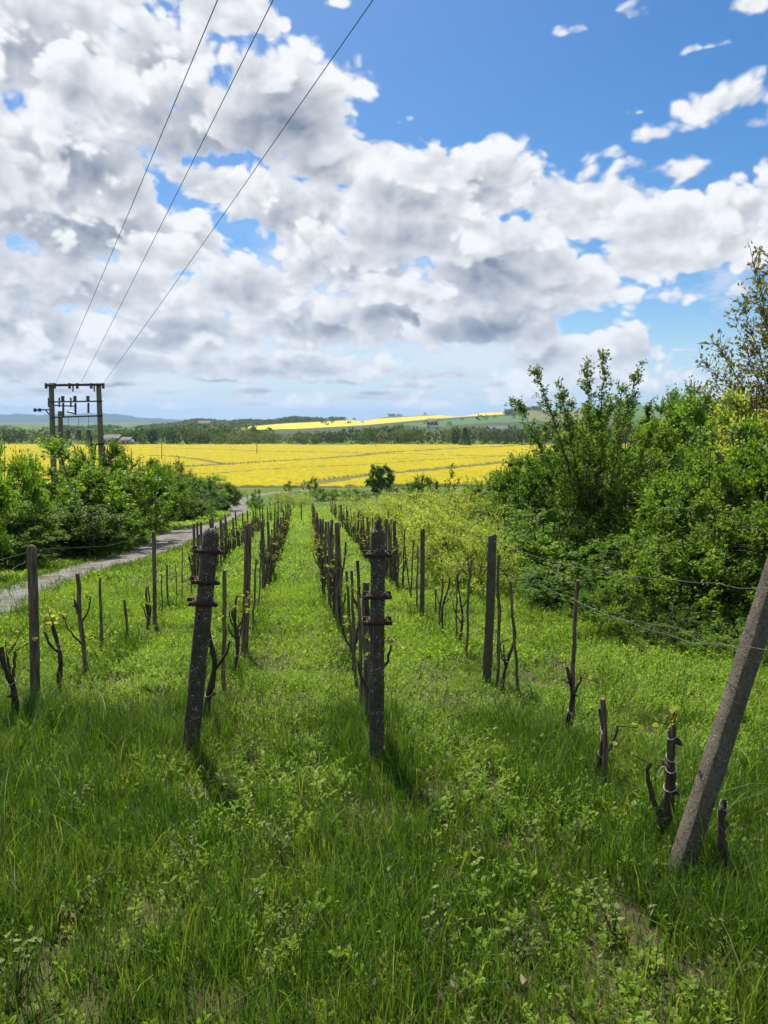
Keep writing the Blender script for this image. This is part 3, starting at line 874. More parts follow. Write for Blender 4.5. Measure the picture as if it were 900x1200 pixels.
def build_herbs():
    rng = np.random.default_rng(4)
    out = []
    off = 0
    def zone(n, y0, y1, pairs, hh, ll, grow, base, fore_cut):
        nonlocal off
        temps = [herb_template(rng, int(rng.integers(pairs[0], pairs[1] + 1)), rng.uniform(*hh), rng.uniform(*ll), y1 < 10) for _ in range(10)]
        x, y = scatter(n, y0, y1, rng=rng)
        p = vnoise(x, y, 0.7, 31); q_ = vnoise(x, y, 0.25, 32)
        bare = np.clip((vnoise(x, y, 0.55, 41) * 0.6 + vnoise(x, y, 0.2, 42) * 0.4 - 0.26) / 0.15, 0.25, 1)
        rd = row_dist(x, y)
        bare = bare * np.where((rd < 0.22) & (vnoise(x, y, 0.5, 43) > 0.45), 0.35, 1)
        d = np.clip((0.6 * p + 0.4 * q_ - 0.18) / 0.3, 0.12, 1) * bare * base
        if fore_cut: d = d * np.where(y < 6.0, np.clip(0.20 + 0.36 * np.clip((x - 0.5) / 1.0, 0, 1) + 0.5 * np.clip((y - 4.0) / 2.0, 0, 1), 0, 1), 1)
        k = rng.uniform(0, 1, len(x)) < d
        x, y = x[k], y[k]
        which = rng.integers(0, 10, len(x))
        for w in range(10):
            xs, ys_ = x[which == w], y[which == w]
            n_ = len(xs)
            if not n_: continue
            V, F = temps[w]
            a = rng.uniform(0, 2 * math.pi, n_); s = rng.uniform(0.6, 1.35, n_) * grow * (0.75 + 0.6 * vnoise(xs, ys_, 0.8, 44))
            c, si = np.cos(a) * s, np.sin(a) * s
            vx = V[None, :, 0] * c[:, None] - V[None, :, 1] * si[:, None] + xs[:, None]
            vy = V[None, :, 0] * si[:, None] + V[None, :, 1] * c[:, None] + ys_[:, None]
            vz = V[None, :, 2] * s[:, None] + T(xs, ys_)[:, None]
            VV = np.stack([vx, vy, vz], -1).reshape(-1, 3)
            FF = (np.arange(n_)[:, None, None] * len(V) + F[None]).reshape(-1, 3) + off
            t0 = np.clip(0.42 + 0.45 * (vnoise(xs, ys_, 1.3, 45) - 0.5) + rng.normal(0, 0.17, n_), 0, 1)
            out.append((VV, FF, np.repeat(t0, len(V)) + np.tile(rng.normal(0, 0.08, len(V)), n_)))
            off += len(VV)
    zone(52000, 1.2, 8.0, (3, 6), (0.04, 0.12), (0.016, 0.031), 1.0, 1.0, True)
    zone(2600, 2.6, 9.0, (3, 5), (0.06, 0.15), (0.028, 0.044), 1.0, 1.0, False)
    zone(70000, 8.0, 18.0, (3, 4), (0.06, 0.15), (0.032, 0.052), 1.0, 0.95, False)
    zone(56000, 18.0, 46.0, (2, 3), (0.08, 0.16), (0.065, 0.11), 1.0, 0.9, False)
    zone(60000, 46.0, 96.0, (2, 2), (0.10, 0.18), (0.15, 0.24), 1.0, 0.85, False)
    return [np.concatenate([o[k] for o in out]) for k in range(3)]
V, F, tt = build_herbs()
tag(mesh('leafy_weeds', V, F, HERB, tint=np.clip(tt, 0, 1)), 'bright green leafy weeds covering the ground between the vine rows', 'weeds', kind='stuff')

# taller grey-green weeds standing singly in the grass
def weed(rng, h):
    mb = MB(); LP, LD, LN = [], [], []
    for k in range(int(rng.integers(4, 8))):
        a = rng.uniform(0, 6.28); lean = rng.uniform(0.1, 0.6)
        e = np.array([math.cos(a) * lean * h, math.sin(a) * lean * h, h * rng.uniform(0.6, 1.0)])
        m_ = e * 0.5 + np.array([0, 0, 0.12 * h])
        ts = np.linspace(0, 1, 5)[:, None]
        P = 2 * ts * (1 - ts) * m_ + ts ** 2 * e
        mb.tube(P, np.linspace(0.0028, 0.0012, 5), 4, cap=False)
        m = int(rng.integers(9, 16)); t = rng.uniform(0.25, 1, m)[:, None]
        LP.append(2 * t * (1 - t) * m_ + t ** 2 * e); LD.append(rng.standard_normal((m, 3)) + [0, 0, 0.4]); LN.append(rng.standard_normal((m, 3)) * 0.6 + [0, 0, 1])
    LP, LD, LN = map(np.concatenate, (LP, LD, LN)); L = rng.uniform(0.016, 0.034, len(LP))
    V, F = leaves_mesh(LP, LD, LN, L, L * 0.6, 0.15)
    return mb, V, F
L_GREY = leaf_mat('grey_green_leaves', (0.080, 0.130, 0.035), (0.14, 0.20, 0.060), (0.24, 0.29, 0.11), 0.46, (1.3, 1.3, 0.7), 0.7, 0.12)
rng = np.random.default_rng(19)
WK = []
for k in range(4):
    mb, V, F = weed(rng, 0.24)
    a_ = mb.build('stems', M_BRANCH); b_ = mesh('foliage', V, F, L_GREY, None, np.repeat(rng.uniform(0.2, 1, len(V) // 4), 4))
    for o in (a_, b_): COL.objects.unlink(o)
    WK.append((a_, b_))
WEEDS = [(90, 1085), (85, 965), (225, 1025), (470, 1070), (540, 880), (60, 860), (330, 1010), (500, 1120), (390, 960), (610, 1130), (20, 1170), (720, 1100), (860, 1150), (150, 1140), (290, 900), (560, 1010), (650, 970), (350, 1120)]
for k, (px, py) in enumerate(WEEDS):
    gp = ground(px, py)
    e = empty('weed', gp); s_ = rng.uniform(0.7, 1.25); e.scale = (s_, s_, s_); e.rotation_euler = (0, 0, rng.uniform(0, 6.28))
    tag(e, 'small grey-green branching weed standing in the foreground grass', 'weed', 'grey-green weeds in the foreground grass')
    for o in WK[k % 4]:
        c = o.copy(); COL.objects.link(c); c.parent = e

# dry leaves and stalks lying on bare soil
rng = np.random.default_rng(8)
x, y = scatter(30000, 1.2, 12.0, rng=rng)
k = rng.uniform(0, 1, len(x)) < np.clip((vnoise(x, y, 0.6, 51) - 0.35) * 2, 0.08, 1) * np.where(row_dist(x, y) < 0.3, 1.0, 0.6)
x, y = x[k], y[k]; n = len(x)
P = np.stack([x, y, T(x, y) + rng.uniform(0.004, 0.075, n)], 1)
D = np.stack([rng.standard_normal(n), rng.standard_normal(n), np.abs(rng.normal(0, 0.5, n))], 1)
N = np.stack([rng.normal(0, 0.5, n), rng.normal(0, 0.5, n), np.ones(n)], 1)
stalk = rng.uniform(0, 1, n) < 0.5
L = np.where(stalk, rng.uniform(0.06, 0.18, n), rng.uniform(0.025, 0.06, n))
V, F = leaves_mesh(P, D, N, L, np.where(stalk, 0.004, L * 0.6), 0.2)
tag(mesh('dry_litter', V, F, DRY, tint=np.repeat(rng.uniform(0, 1, n), 4)), 'dry brown leaves and stalks lying between the weeds', 'litter', kind='stuff')

# ------------------------------------------------------------------ shrubs and trees
def grow_shrub(rng, h, w, n_leaf, leaf, stems=6, upright=0.5, bare=0.18, clump=0.20, flat=False, n_cl=None, ratio=0.55):
    """stems from the ground fanning out to leaf clumps; returns (MB of stems, leaf V, F, tint)"""
    mb = MB()
    n_cl = n_cl or int(22 + 10 * w * h / 4)
    cl = []
    tries = 0
    lobes = [(rng.uniform(0, 2 * math.pi), rng.uniform(0.15, 0.42) * w, rng.uniform(0.55, 1.0)) for _ in range(5)]
    while len(cl) < n_cl and tries < 6000:
        tries += 1
        a, rr, top = lobes[rng.integers(0, 5)]
        u = rng.standard_normal(3); u /= np.linalg.norm(u)
        q_ = u * rng.uniform(0.55, 1.0) ** 0.5
        c = np.array([math.cos(a) * rr * 0.8 + q_[0] * w * 0.30, math.sin(a) * rr * 0.8 + q_[1] * w * 0.30, h * (bare + (top - bare) * (0.5 + 0.5 * q_[2]))])
        if c[2] < 0.05 * h: continue
        cl.append(c)
    cl = np.array(cl)
    roots = [np.array([rng.normal(0, 0.07) * w, rng.normal(0, 0.07) * w, -0.15]) for _ in range(stems)]
    tops = []
    for s in range(stems):
        a = 2 * math.pi * s / stems + rng.normal(0, 0.3); sp = (1 - upright) * 0.45 * w * rng.uniform(0.5, 1.0)
        t = np.array([math.cos(a) * sp, math.sin(a) * sp, h * rng.uniform(0.55, 0.9)])
        m1 = roots[s] * 0.55 + t * 0.45 + rng.normal(0, 0.05, 3) * h * np.array([1, 1, 0.3]); m1[2] += 0.05 * h
        ts = np.linspace(0, 1, 9)[:, None]
        P = (1 - ts) ** 2 * roots[s] + 2 * ts * (1 - ts) * m1 + ts ** 2 * t + rng.normal(0, 0.008, (9, 3)) * h
        r0 = 0.013 * h * rng.uniform(0.7, 1.2)
        mb.tube(P, np.linspace(r0, r0 * 0.3, 9), 6)
        tops.append(P)
    allp = np.concatenate([P[3:] for P in tops])
    LP, LD, LN, LT = [], [], [], []
    per = max(8, n_leaf // max(1, len(cl)))
    for c in cl:
        k = np.argmin(np.linalg.norm(allp - c, axis=1) + 0.6 * np.maximum(0, allp[:, 2] - c[2]))
        a = allp[k]; mid = (a + c) / 2 + np.array([0, 0, 0.06 * h]) + rng.normal(0, 0.03, 3) * h
        ts = np.linspace(0, 1, 6)[:, None]
        P = (1 - ts) ** 2 * a + 2 * ts * (1 - ts) * mid + ts ** 2 * c
        mb.tube(P, np.linspace(0.0042 * h, 0.0016 * h, 6), 5)
        d0 = c - a; d0 /= np.linalg.norm(d0) + 1e-6
        nt_ = int(rng.integers(5, 9)); rc = clump * math.sqrt(w * h) * rng.uniform(0.7, 1.25)
        tc = rng.normal(0.48, 0.13)
        for _ in range(nt_):
            d = d0 * 0.7 + rng.standard_normal(3) * 0.75 + np.array([0, 0, 0.35 + 0.5 * upright]); d /= np.linalg.norm(d)
            L = rc * rng.uniform(0.5, 1.2)
            e = c + d * L
            mb.tube(np.array([c, c + d * L * 0.5 + rng.normal(0, .03, 3) * L, e]), [0.0016 * h, 0.0011 * h, 0.0006 * h], 4, cap=False)
            m = max(3, per // nt_)
            t = rng.uniform(0.05, 1.05, m)[:, None]
            LP.append(c + d * L * t + rng.normal(0, 0.10, (m, 3)) * L * (0.35 + t))
            out = d + rng.standard_normal((m, 3)) * 0.85
            LD.append(out)
            LN.append(rng.standard_normal((m, 3)) * 0.7 + np.array([0, 0, 1.0]))
            LT.append(np.clip(tc + rng.normal(0, 0.15, m), 0, 1))
    LP, LD, LN, LT = np.concatenate(LP), np.concatenate(LD), np.concatenate(LN), np.concatenate(LT)
    LP[:, 2] = np.maximum(LP[:, 2], 0.03)
    L = leaf * rng.uniform(0.6, 1.3, len(LP))
    V, F = leaves_mesh(LP, LD, LN, L, L * ratio, 0.2, 0.08)
    return mb, V, F, np.repeat(LT, 4)

PROTO = {}
def proto(key, mat, part_names=('stems', 'foliage'), seed=0, **kw):
    rng = np.random.default_rng(seed)
    mb, V, F, tt = grow_shrub(rng, **kw)
    Hn = float(np.percentile(V[:, 2], 97.0)); Wn = float(np.percentile(np.abs(V[:, :2]), 95)) * 2
    a = mb.build(part_names[0], M_BRANCH, None, True); b = mesh(part_names[1], V, F, mat, None, tt)
    for o in (a, b): COL.objects.unlink(o)
    PROTO[key] = (a, b, Hn, Wn, part_names)

def plant(key, name, loc, h, w, rz, label, cat, group=None, mat=None, tilt=0.0):
    a, b, h0, w0, pn = PROTO[key]
    e = empty(name, loc)
    e.rotation_euler = (tilt, 0, rz); e.scale = (w / w0, w / w0, h / h0)
    tag(e, label, cat, group)
    for src in (a, b):
        c = src.copy(); COL.objects.link(c); c.parent = e
        if mat is not None and src is b:
            c.data = mat_copy(src.data, mat)
    return e
_mc = {}
def mat_copy(me, mat):
    k = (me.name, mat.name)
    if k not in _mc:
        m = me.copy(); m.materials.clear(); m.materials.append(mat); _mc[k] = m
    return _mc[k]

proto('dense1', L_MID, seed=1, h=3.0, w=2.8, n_leaf=28000, leaf=0.080, stems=7, n_cl=125, clump=0.13, bare=0.08)
proto('dense2', L_MID, seed=2, h=3.0, w=3.0, n_leaf=28000, leaf=0.082, stems=8, n_cl=130, clump=0.125, ratio=0.62, bare=0.08)
proto('dense3', L_DARK, seed=3, h=3.0, w=2.6, n_leaf=26000, leaf=0.076, stems=7, n_cl=115, clump=0.13, bare=0.08)
proto('low1', L_MID, seed=4, h=1.5, w=2.0, n_leaf=9000, leaf=0.055, stems=9, n_cl=46, clump=0.17, bare=0.05)
proto('low2', L_PALE, seed=5, h=1.5, w=2.2, n_leaf=9000, leaf=0.055, stems=9, n_cl=46, clump=0.19, bare=0.05, ratio=0.36)
proto('willow', L_PALE, seed=6, h=2.6, w=2.6, n_leaf=17000, leaf=0.085, stems=10, n_cl=80, bare=0.08, clump=0.19, upright=0.7, ratio=0.30)
proto('upright', L_DARK, seed=7, h=4.0, w=1.6, n_leaf=9000, leaf=0.080, stems=6, n_cl=46, clump=0.15, upright=0.9, bare=0.1)
proto('small', L_DARK, seed=8, h=1.0, w=1.2, n_leaf=2600, leaf=0.065, stems=6, n_cl=24, clump=0.2, bare=0.02)
proto('brown', L_RED, seed=9, h=2.4, w=2.2, n_leaf=7000, leaf=0.07, stems=8, n_cl=48, clump=0.18)

def shrub_px(key, name, px, depth, top, wpx, label, cat='shrub', group=None, mat=None, rz=None, sink=0.0):
    d = pdir(px, 600); x = d[0] * depth / d[1]
    z = float(T(x, depth))
    h = at_depth(px, top, depth)[2] - z
    return plant(key, name, (x, depth, z - sink), h, wpx * depth / F_PX * 1.05, rz if rz is not None else random.uniform(0, 6.28), label, cat, group, mat)

GR = 'shrubs along the right edge of the vineyard'
GL = 'shrubs along the gravel track'
RIGHT = [
    # key, px, depth, top, width, material, label
    ('willow', 452, 66.0, 592, 90, None, 'pale yellow-green shrub at the far end of the right thicket, nearest the stakes'),
    ('willow', 486, 82.4, 580, 90, None, 'pale feathery shrub just below the lone dark tree'),
    ('willow', 500, 43.6, 596, 110, None, 'pale willow-like shrub behind the clamped upright post'),
    ('willow', 556, 49.4, 578, 110, None, 'pale shrub rising right behind the slender dark sapling'),
    ('low2', 470, 46.4, 620, 70, L_PALE, 'low pale shrub beside the far stakes of the right-hand row'),
    ('dense3', 500, 66.0, 562, 34, None, 'small dark sapling left of the taller slender one'),
    ('dense3', 548, 38.3, 586, 70, None, 'dark green bush at the foot of the slender sapling'),
    ('dense1', 600, 35.8, 566, 100, None, 'round mid-green bush left of the tall airy tree'),
    ('dense2', 590, 22.6, 606, 110, None, 'bright green bush behind the thick squared vineyard post'),
    ('dense3', 634, 27.7, 545, 96, None, 'dark bush pressed against the left side of the tall airy tree'),
    ('dense2', 655, 17.2, 612, 120, None, 'leafy green bush below the tall airy tree, behind the loose wires'),
    ('dense1', 738, 25.6, 520, 110, None, 'bushy green shrub just right of the tall airy tree'),
    ('dense2', 716, 38.3, 500, 110, L_MID, 'green shrub peeping out behind the tall airy tree'),
    ('dense3', 786, 34.6, 470, 86, L_MID, 'narrow dark-topped bush with pointed crown on the skyline'),
    ('dense1', 770, 18.5, 548, 130, None, 'wide bush in the middle of the right thicket'),
    ('dense2', 842, 24.6, 492, 120, None, 'tall rounded bush under the red-leaved tree'),
    ('dense1', 905, 21.3, 486, 150, L_PALE, 'tallest pale bush at the right border under the red-leaved tree'),
    ('dense1', 852, 14.0, 540, 150, None, 'broad light green bush filling the right side of the thicket'),
    ('dense2', 945, 12.8, 500, 160, None, 'large bush cut by the right border of the picture'),
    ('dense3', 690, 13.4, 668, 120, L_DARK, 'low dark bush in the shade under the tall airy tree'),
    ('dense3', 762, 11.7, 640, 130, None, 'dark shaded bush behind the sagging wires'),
    ('dense2', 836, 10.4, 610, 140, None, 'green bush with hanging branches left of the leaning concrete pole'),
    ('dense1', 930, 9.6, 590, 170, None, 'bush behind the top of the leaning concrete pole'),
    ('low1', 722, 10.3, 690, 96, L_MID, 'small bright bush standing in front of the shaded thicket'),
    ('low1', 800, 9.3, 716, 100, L_DARK, 'low bramble at the foot of the thicket near the leaning pole'),
    ('low1', 880, 8.3, 730, 110, None, 'bramble bush behind the lower half of the leaning pole'),
    ('low2', 640, 14.0, 690, 60, L_MID, 'little green shrub beside the stake with the loose wires'),
    ('dense3', 1010, 10.9, 520, 180, None, 'dark bush beyond the right border'),
    ('low1', 968, 7.7, 740, 130, L_DARK, 'low bramble at the right border'),
]
for key, px, dep, top, w, mt, lab in RIGHT:
    shrub_px(key, 'shrub', px, dep, top, w, lab, group=GR, mat=mt)

LEFT = [
    ('dense1', -2, 23.4, 514, 80, L_MID, 'tall leafy bush cut by the left border beside the track'),
    ('dense2', 45, 27.7, 580, 100, L_MID, 'round bush between the left border bush and the one before the pylon'),
    ('dense2', 104, 32.5, 530, 120, L_MID, 'tallest bush, hiding the foot of the transformer pylon'),
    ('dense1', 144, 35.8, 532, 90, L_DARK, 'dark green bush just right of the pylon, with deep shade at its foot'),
    ('dense2', 174, 43.6, 550, 74, L_MID, 'light-edged bush where the track bends behind the hedge'),
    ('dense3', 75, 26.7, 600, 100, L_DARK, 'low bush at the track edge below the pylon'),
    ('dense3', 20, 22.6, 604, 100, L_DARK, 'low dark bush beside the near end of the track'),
    ('dense1', -70, 18.5, 520, 120, L_MID, 'bush outside the left border'),
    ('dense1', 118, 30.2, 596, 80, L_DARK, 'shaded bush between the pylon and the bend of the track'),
    ('brown', 206, 78.0, 545, 50, None, 'bush with reddish brown young leaves in the hedge before the yellow field'),
    ('dense2', 176, 58.9, 556, 60, L_MID, 'bush joining the reddish bush to the bush at the bend'),
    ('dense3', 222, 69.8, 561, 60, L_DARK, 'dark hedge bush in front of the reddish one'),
    ('dense3', 243, 78.0, 563, 46, L_MID, 'hedge bush near the far bend of the track'),
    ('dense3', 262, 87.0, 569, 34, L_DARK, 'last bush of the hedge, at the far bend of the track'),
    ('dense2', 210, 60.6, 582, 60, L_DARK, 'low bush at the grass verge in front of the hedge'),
]
for key, px, dep, top, w, mt, lab in LEFT:
    shrub_px(key, 'shrub', px, dep, top, w, lab, group=GL, mat=mt)

LEFT2 = [
    ('dense2', 58, 32.2, 584, 90, L_MID, 'leafy bush filling the gap left of the pylon'),
    ('dense1', 22, 28.8, 575, 90, L_MID, 'bush behind the one at the left border'),
    ('dense1', 185, 49.4, 560, 60, L_MID, 'light green bush at the inner side of the bend'),
    ('dense1', 232, 90.6, 560, 70, L_MID, 'pale hedge bush behind the dark ones at the far bend'),
]
for key, px, dep, top, w, mt, lab in LEFT2:
    shrub_px(key, 'shrub', px, dep, top, w, lab, group=GL, mat=mt)
RIGHT2 = [
    ('willow', 470, 37.1, 612, 90, L_PALE, 'pale yellow-green scrub right behind the squared posts of the right-hand row'),
    ('willow', 520, 32.2, 612, 110, L_PALE, 'pale scrub below the slender dark sapling'),
    ('dense2', 575, 29.9, 600, 100, L_MID, 'light green bush between the sapling and the airy tree'),
    ('willow', 430, 94.1, 592, 60, L_PALE, 'pale scrub at the far end of the right-hand row'),
    ('low1', 560, 18.8, 655, 80, L_MID, 'low scrub behind the squared post with the stapled wire'),
    ('low1', 610, 15.4, 668, 80, L_MID, 'low green scrub beside the slanting stake'),
    ('dense1', 660, 40.9, 520, 110, L_MID, 'leafy bush behind the left half of the airy tree'),
    ('dense2', 800, 29.9, 500, 120, L_MID, 'leafy bush below the narrow dark-topped one'),
    ('dense2', 880, 16.8, 520, 140, L_MID, 'leafy bush between the pale tallest bush and the brambles'),
    ('dense1', 815, 14.9, 580, 120, L_MID, 'leafy bush in the middle of the right side'),
]
for key, px, dep, top, w, mt, lab in RIGHT2:
    shrub_px(key, 'shrub', px, dep, top, w, lab, group=GR, mat=mt)
SCRUB = [
    ('willow', 452, 636, 587, 69, 'bright yellow-green scrub behind the fourth squared post'),
    ('willow', 478, 652, 591, 85, 'bright pale scrub between the second and third squared posts'),
    ('low2', 505, 668, 597, 96, 'bright scrub mound right of the flat-topped squared post'),
    ('willow', 528, 684, 603, 103, 'tallest bright scrub mound left of the squared post with the stapled wire'),
    ('low2', 560, 700, 621, 103, 'pale scrub mound right behind the squared post with the stapled wire'),
    ('willow', 500, 640, 579, 92, 'pale scrub at the left foot of the slender sapling'),
    ('low2', 436, 620, 585, 50, 'little pale mound where the right-hand row fades out'),
    ('willow', 556, 650, 581, 103, 'pale scrub at the right foot of the slender sapling'),
]
for key, px, base, top, w, lab in SCRUB:
    shrub_px(key, 'shrub', px, ground(px, base)[1], top, w, lab, group=GR, mat=L_PALE)
MEADOW = [
    ('small', 299, 596, 575, 16, 'small conical bush beside the far end of the gravel track'),
    ('small', 303, 597, 586, 22, 'flat little bush below the conical one by the track'),
    ('low2', 338, 594, 577, 32, 'pale shrub at the far end of the middle-left vine row'),
    ('low2', 326, 589, 575, 22, 'pale scrub between the track and the end of the vine rows'),
    ('small', 341, 576, 565, 15, 'small round bush just left of the two at the edge of the yellow field'),
    ('small', 364, 578, 561, 18, 'dark round bush at the edge of the yellow field'),
    ('small', 372, 587, 573, 24, 'dark bush beyond the end of the middle-right vine row'),
    ('small', 392, 586, 575, 22, 'low dark bush left of the middle of the far scrub line'),
    ('small', 408, 586, 574, 26, 'low dark bush in the middle of the far scrub line'),
    ('small', 428, 587, 576, 26, 'low dark bush right of the middle of the far scrub line'),
    ('low2', 356, 590, 578, 20, 'pale shrub behind the lone post in the grass alley'),
    ('small', 455, 586, 572, 30, 'bush at the foot of the lone dark tree'),
    ('low2', 414, 594, 580, 30, 'pale shrub behind the far end of the right-hand row'),
    ('small', 480, 582, 566, 26, 'dark bush right of the lone tree'),
]
for key, px, base, top, w, lab in MEADOW:
    gp = ground(px, base)
    shrub_px(key, 'shrub', px, gp[1], top, w, lab, group='bushes in the meadow beyond the vines')

# lone tree before the field, the tall airy tree, the red-leaved tree
def tree(name, px, depth, top, wpx, label, mat, seed, leafy, leaf, stems, n_cl, upright, bare, clump, ratio, bark=M_BRANCH):
    x = pdir(px, 600)[0] * depth / pdir(px, 600)[1]
    z = float(T(x, depth)); h = at_depth(px, top, depth)[2] - z; w = wpx * depth / F_PX
    mb, V, F, tt = grow_shrub(np.random.default_rng(seed), h, w, leafy, leaf, stems, upright, bare, clump, n_cl=n_cl, ratio=ratio)
    e = empty(name, (x, depth, z)); tag(e, label, 'tree')
    mb.build('trunk', bark, e, True); mesh('crown', V, F, mat, e, tt)
    return e
tree('tree', 443, ground(443, 579)[1], 543, 31, 'lone dark rounded tree standing before the yellow field', L_DARK, 21, 9000, 0.32, 4, 60, 0.5, 0.02, 0.15, 0.7)

def upright_tree(name, px, depth, label, tips, mat, seed, leaf, per, bark=M_BRANCH, twigs=15, spread=0.18, split=0.1, S=1.0):
    """a tree of long limbs: each tip given in the picture at its own depth; leaves sit along the limbs' side twigs"""
    rng = np.random.default_rng(seed)
    d = pdir(px, 600); x = d[0] * depth / d[1]; z = float(T(x, depth))
    B = np.array([x, depth, z])
    mb = MB(); LP, LD, LN, LT = [], [], [], []
    for (tx, ty, dd, r0, bare) in tips:
        tip = at_depth(tx, ty, depth + dd * S) - B; r0 *= S
        st = np.array([rng.normal(0, split * S), rng.normal(0, split * S), -0.1])
        m1 = np.array([tip[0] * 0.30, tip[1] * 0.30, tip[2] * 0.50]) + rng.normal(0, 0.08 * S, 3)
        ts = np.linspace(0, 1, 22)[:, None]
        P = (1 - ts) ** 2 * st + 2 * ts * (1 - ts) * m1 + ts ** 2 * tip
        P[1:-1] += rng.normal(0, 0.018 * S, (20, 3))
        mb.tube(P, np.linspace(r0, 0.004, 22), 7, 0.05, rng)
        Ln = np.linalg.norm(tip)
        nt_ = int(Ln / S * twigs)
        for _ in range(nt_):
            t = rng.uniform(bare, 1.0) ** 0.9
            k = min(int(t * 21), 20); c = P[k] + (P[k + 1] - P[k]) * (t * 21 - k)
            ax = P[k + 1] - P[k]; ax /= np.linalg.norm(ax)
            dd_ = rng.standard_normal(3); dd_ -= ax * (dd_ @ ax); dd_ /= np.linalg.norm(dd_)
            tw = dd_ * 0.8 + ax * 0.75 + np.array([0, 0, 0.15])
            Lt = spread * Ln * 0.5 * rng.uniform(0.35, 1.0) * (1.15 - 0.75 * t)
            e = c + tw * Lt
            mb.tube(np.array([c, (c + e) / 2 + rng.normal(0, 0.02, 3), e]), [0.007 * S, 0.005 * S, 0.002 * S], 4, cap=False)
            m = max(3, int(per * (0.5 + Lt / S / 0.4)))
            s = rng.uniform(0.1, 1.05, m)[:, None]
            LP.append(c + (e - c) * s + rng.normal(0, 0.028 * S, (m, 3)))
            LD.append(tw + rng.standard_normal((m, 3)) * 0.8); LN.append(rng.standard_normal((m, 3)) * 0.7 + [0, 0, 1.0])
            LT.append(np.clip(rng.normal(0.5, 0.12) + rng.normal(0, 0.13, m), 0, 1))
    LP, LD, LN, LT = map(np.concatenate, (LP, LD, LN, LT))
    L = leaf * S * rng.uniform(0.6, 1.25, len(LP))
    V, F = leaves_mesh(LP, LD, LN, L, L * 0.55, 0.2, 0.08)
    e = empty(name, B); tag(e, label, 'tree')
    mb.build('trunk', bark, e, True); mesh('crown', V, F, mat, e, np.repeat(LT, 4))
    return e
upright_tree('tree', 694, 18.8, 'tall airy tree with steep dark limbs standing over the right thicket',
    [(628, 436, 0.2, 0.022, .3), (604, 472, -0.4, .019, .3), (655, 452, -0.3, .019, .3), (688, 428, 0.3, .024, .3), (708, 420, -0.1, .026, .3), (751, 424, 0.1, .024, .35), (731, 452, 0.6, .026, .4),
     (667, 470, 0.8, .022, .35), (770, 500, -0.3, .022, .3), (715, 470, -0.8, .022, .35), (640, 500, 0.7, .022, .3), (745, 540, -0.6, .018, .25), (618, 540, -0.5, .018, .25), (690, 480, -.9, .018, .3), (700, 540, .9, .02, .2), (660, 560, -.8, .016, .2)],
    L_MID, 31, 0.064, 14, spread=0.19, twigs=24, S=1.49)
upright_tree('tree', 530, 44.0, 'slender dark green sapling standing above pale shrubs before the yellow field',
    [(519, 562, 0.2, .022, .15), (529, 545, 0, .025, .15), (537, 556, -.2, .02, .15), (548, 568, .2, .02, .15), (510, 580, -.2, .018, .1), (555, 584, .1, .018, .1), (524, 575, .4, .018, .1), (541, 590, -.4, .018, .1), (516, 600, -.4, .016, .1), (533, 600, -.5, .016, .1)],
    L_DARK, 33, 0.05, 12, spread=0.26, twigs=22, S=3.0)
upright_tree('tree', 945, 25.6, 'tall tree with sparse reddish brown young leaves reaching in at the right border',
    [(879, 292, -0.5, .055, .45), (868, 352, 0.4, .045, .4), (834, 398, -0.3, .045, .42), (822, 420, 0.5, .035, .5), (812, 455, 0.1, .040, .5), (846, 430, -0.9, .035, .4), (858, 372, 0.9, .035, .4), (884, 340, -0.9, .04, .4), (842, 405, .9, .035, .45),
     (905, 300, 0.7, .05, .4), (930, 250, 0, .07, .4), (980, 230, 0.4, .07, .4), (1020, 300, -0.4, .06, .4), (1050, 380, 0.3, .05, .4), (890, 430, -1.1, .03, .3), (900, 380, 1.1, .035, .3), (866, 450, 1.2, .03, .3), (1000, 420, -1, .04, .3), (940, 330, -1.2, .045, .3), (875, 410, -.2, .035, .35), (895, 350, .2, .04, .35)],
    L_RED, 32, 0.11, 4, spread=0.26, split=0.06, twigs=12, S=1.65)

# ------------------------------------------------------------------ posts, stakes, vines
def post_frame(base, top):
    b, t = Vector(base), Vector(top)
    ax = t - b
    return b, ax.length, Vector((0, 0, 1)).rotation_difference(ax.normalized())

def chamfer_ring(w, d, z, ch=0.18, jit=0.0, rng=None):
    a, b = w / 2, d / 2; c = min(w, d) * ch
    P = np.array([[a - c, -b], [a, -b + c], [a, b - c], [a - c, b], [-a + c, b], [-a, b - c], [-a, -b + c], [-a + c, -b]])
    if jit: P = P + (rng or RNG).normal(0, jit, P.shape)
    return np.column_stack([P, np.full(8, z)])

def shaft(L, w, d, seed, cap='round', taper=0.95, n=16, ch=0.18, bow=0.0):
    rng = np.random.default_rng(seed); mb = MB(); R_ = []
    for k in range(n + 1):
        t = k / n; s = 1 - (1 - taper) * t
        r = chamfer_ring(w * s, d * s, L * t, ch, 0.0012, rng)
        r[:, 0] += bow * math.sin(t * math.pi)
        R_.append(r)
    if cap == 'round':
        for k, (q_, dz) in enumerate(((0.92, 0.18), (0.72, 0.36), (0.38, 0.48))):
            r = chamfer_ring(w * taper * q_, d * taper * q_, L + w * dz, 0.28); R_.append(r)
    elif cap == 'broken':
        r = chamfer_ring(w * taper * 0.9, d * taper * 0.9, L + 0.01, ch, 0.004, rng); r[:, 2] += rng.normal(0, 0.012, 8); R_.append(r)
    mb.rings(R_)
    return mb

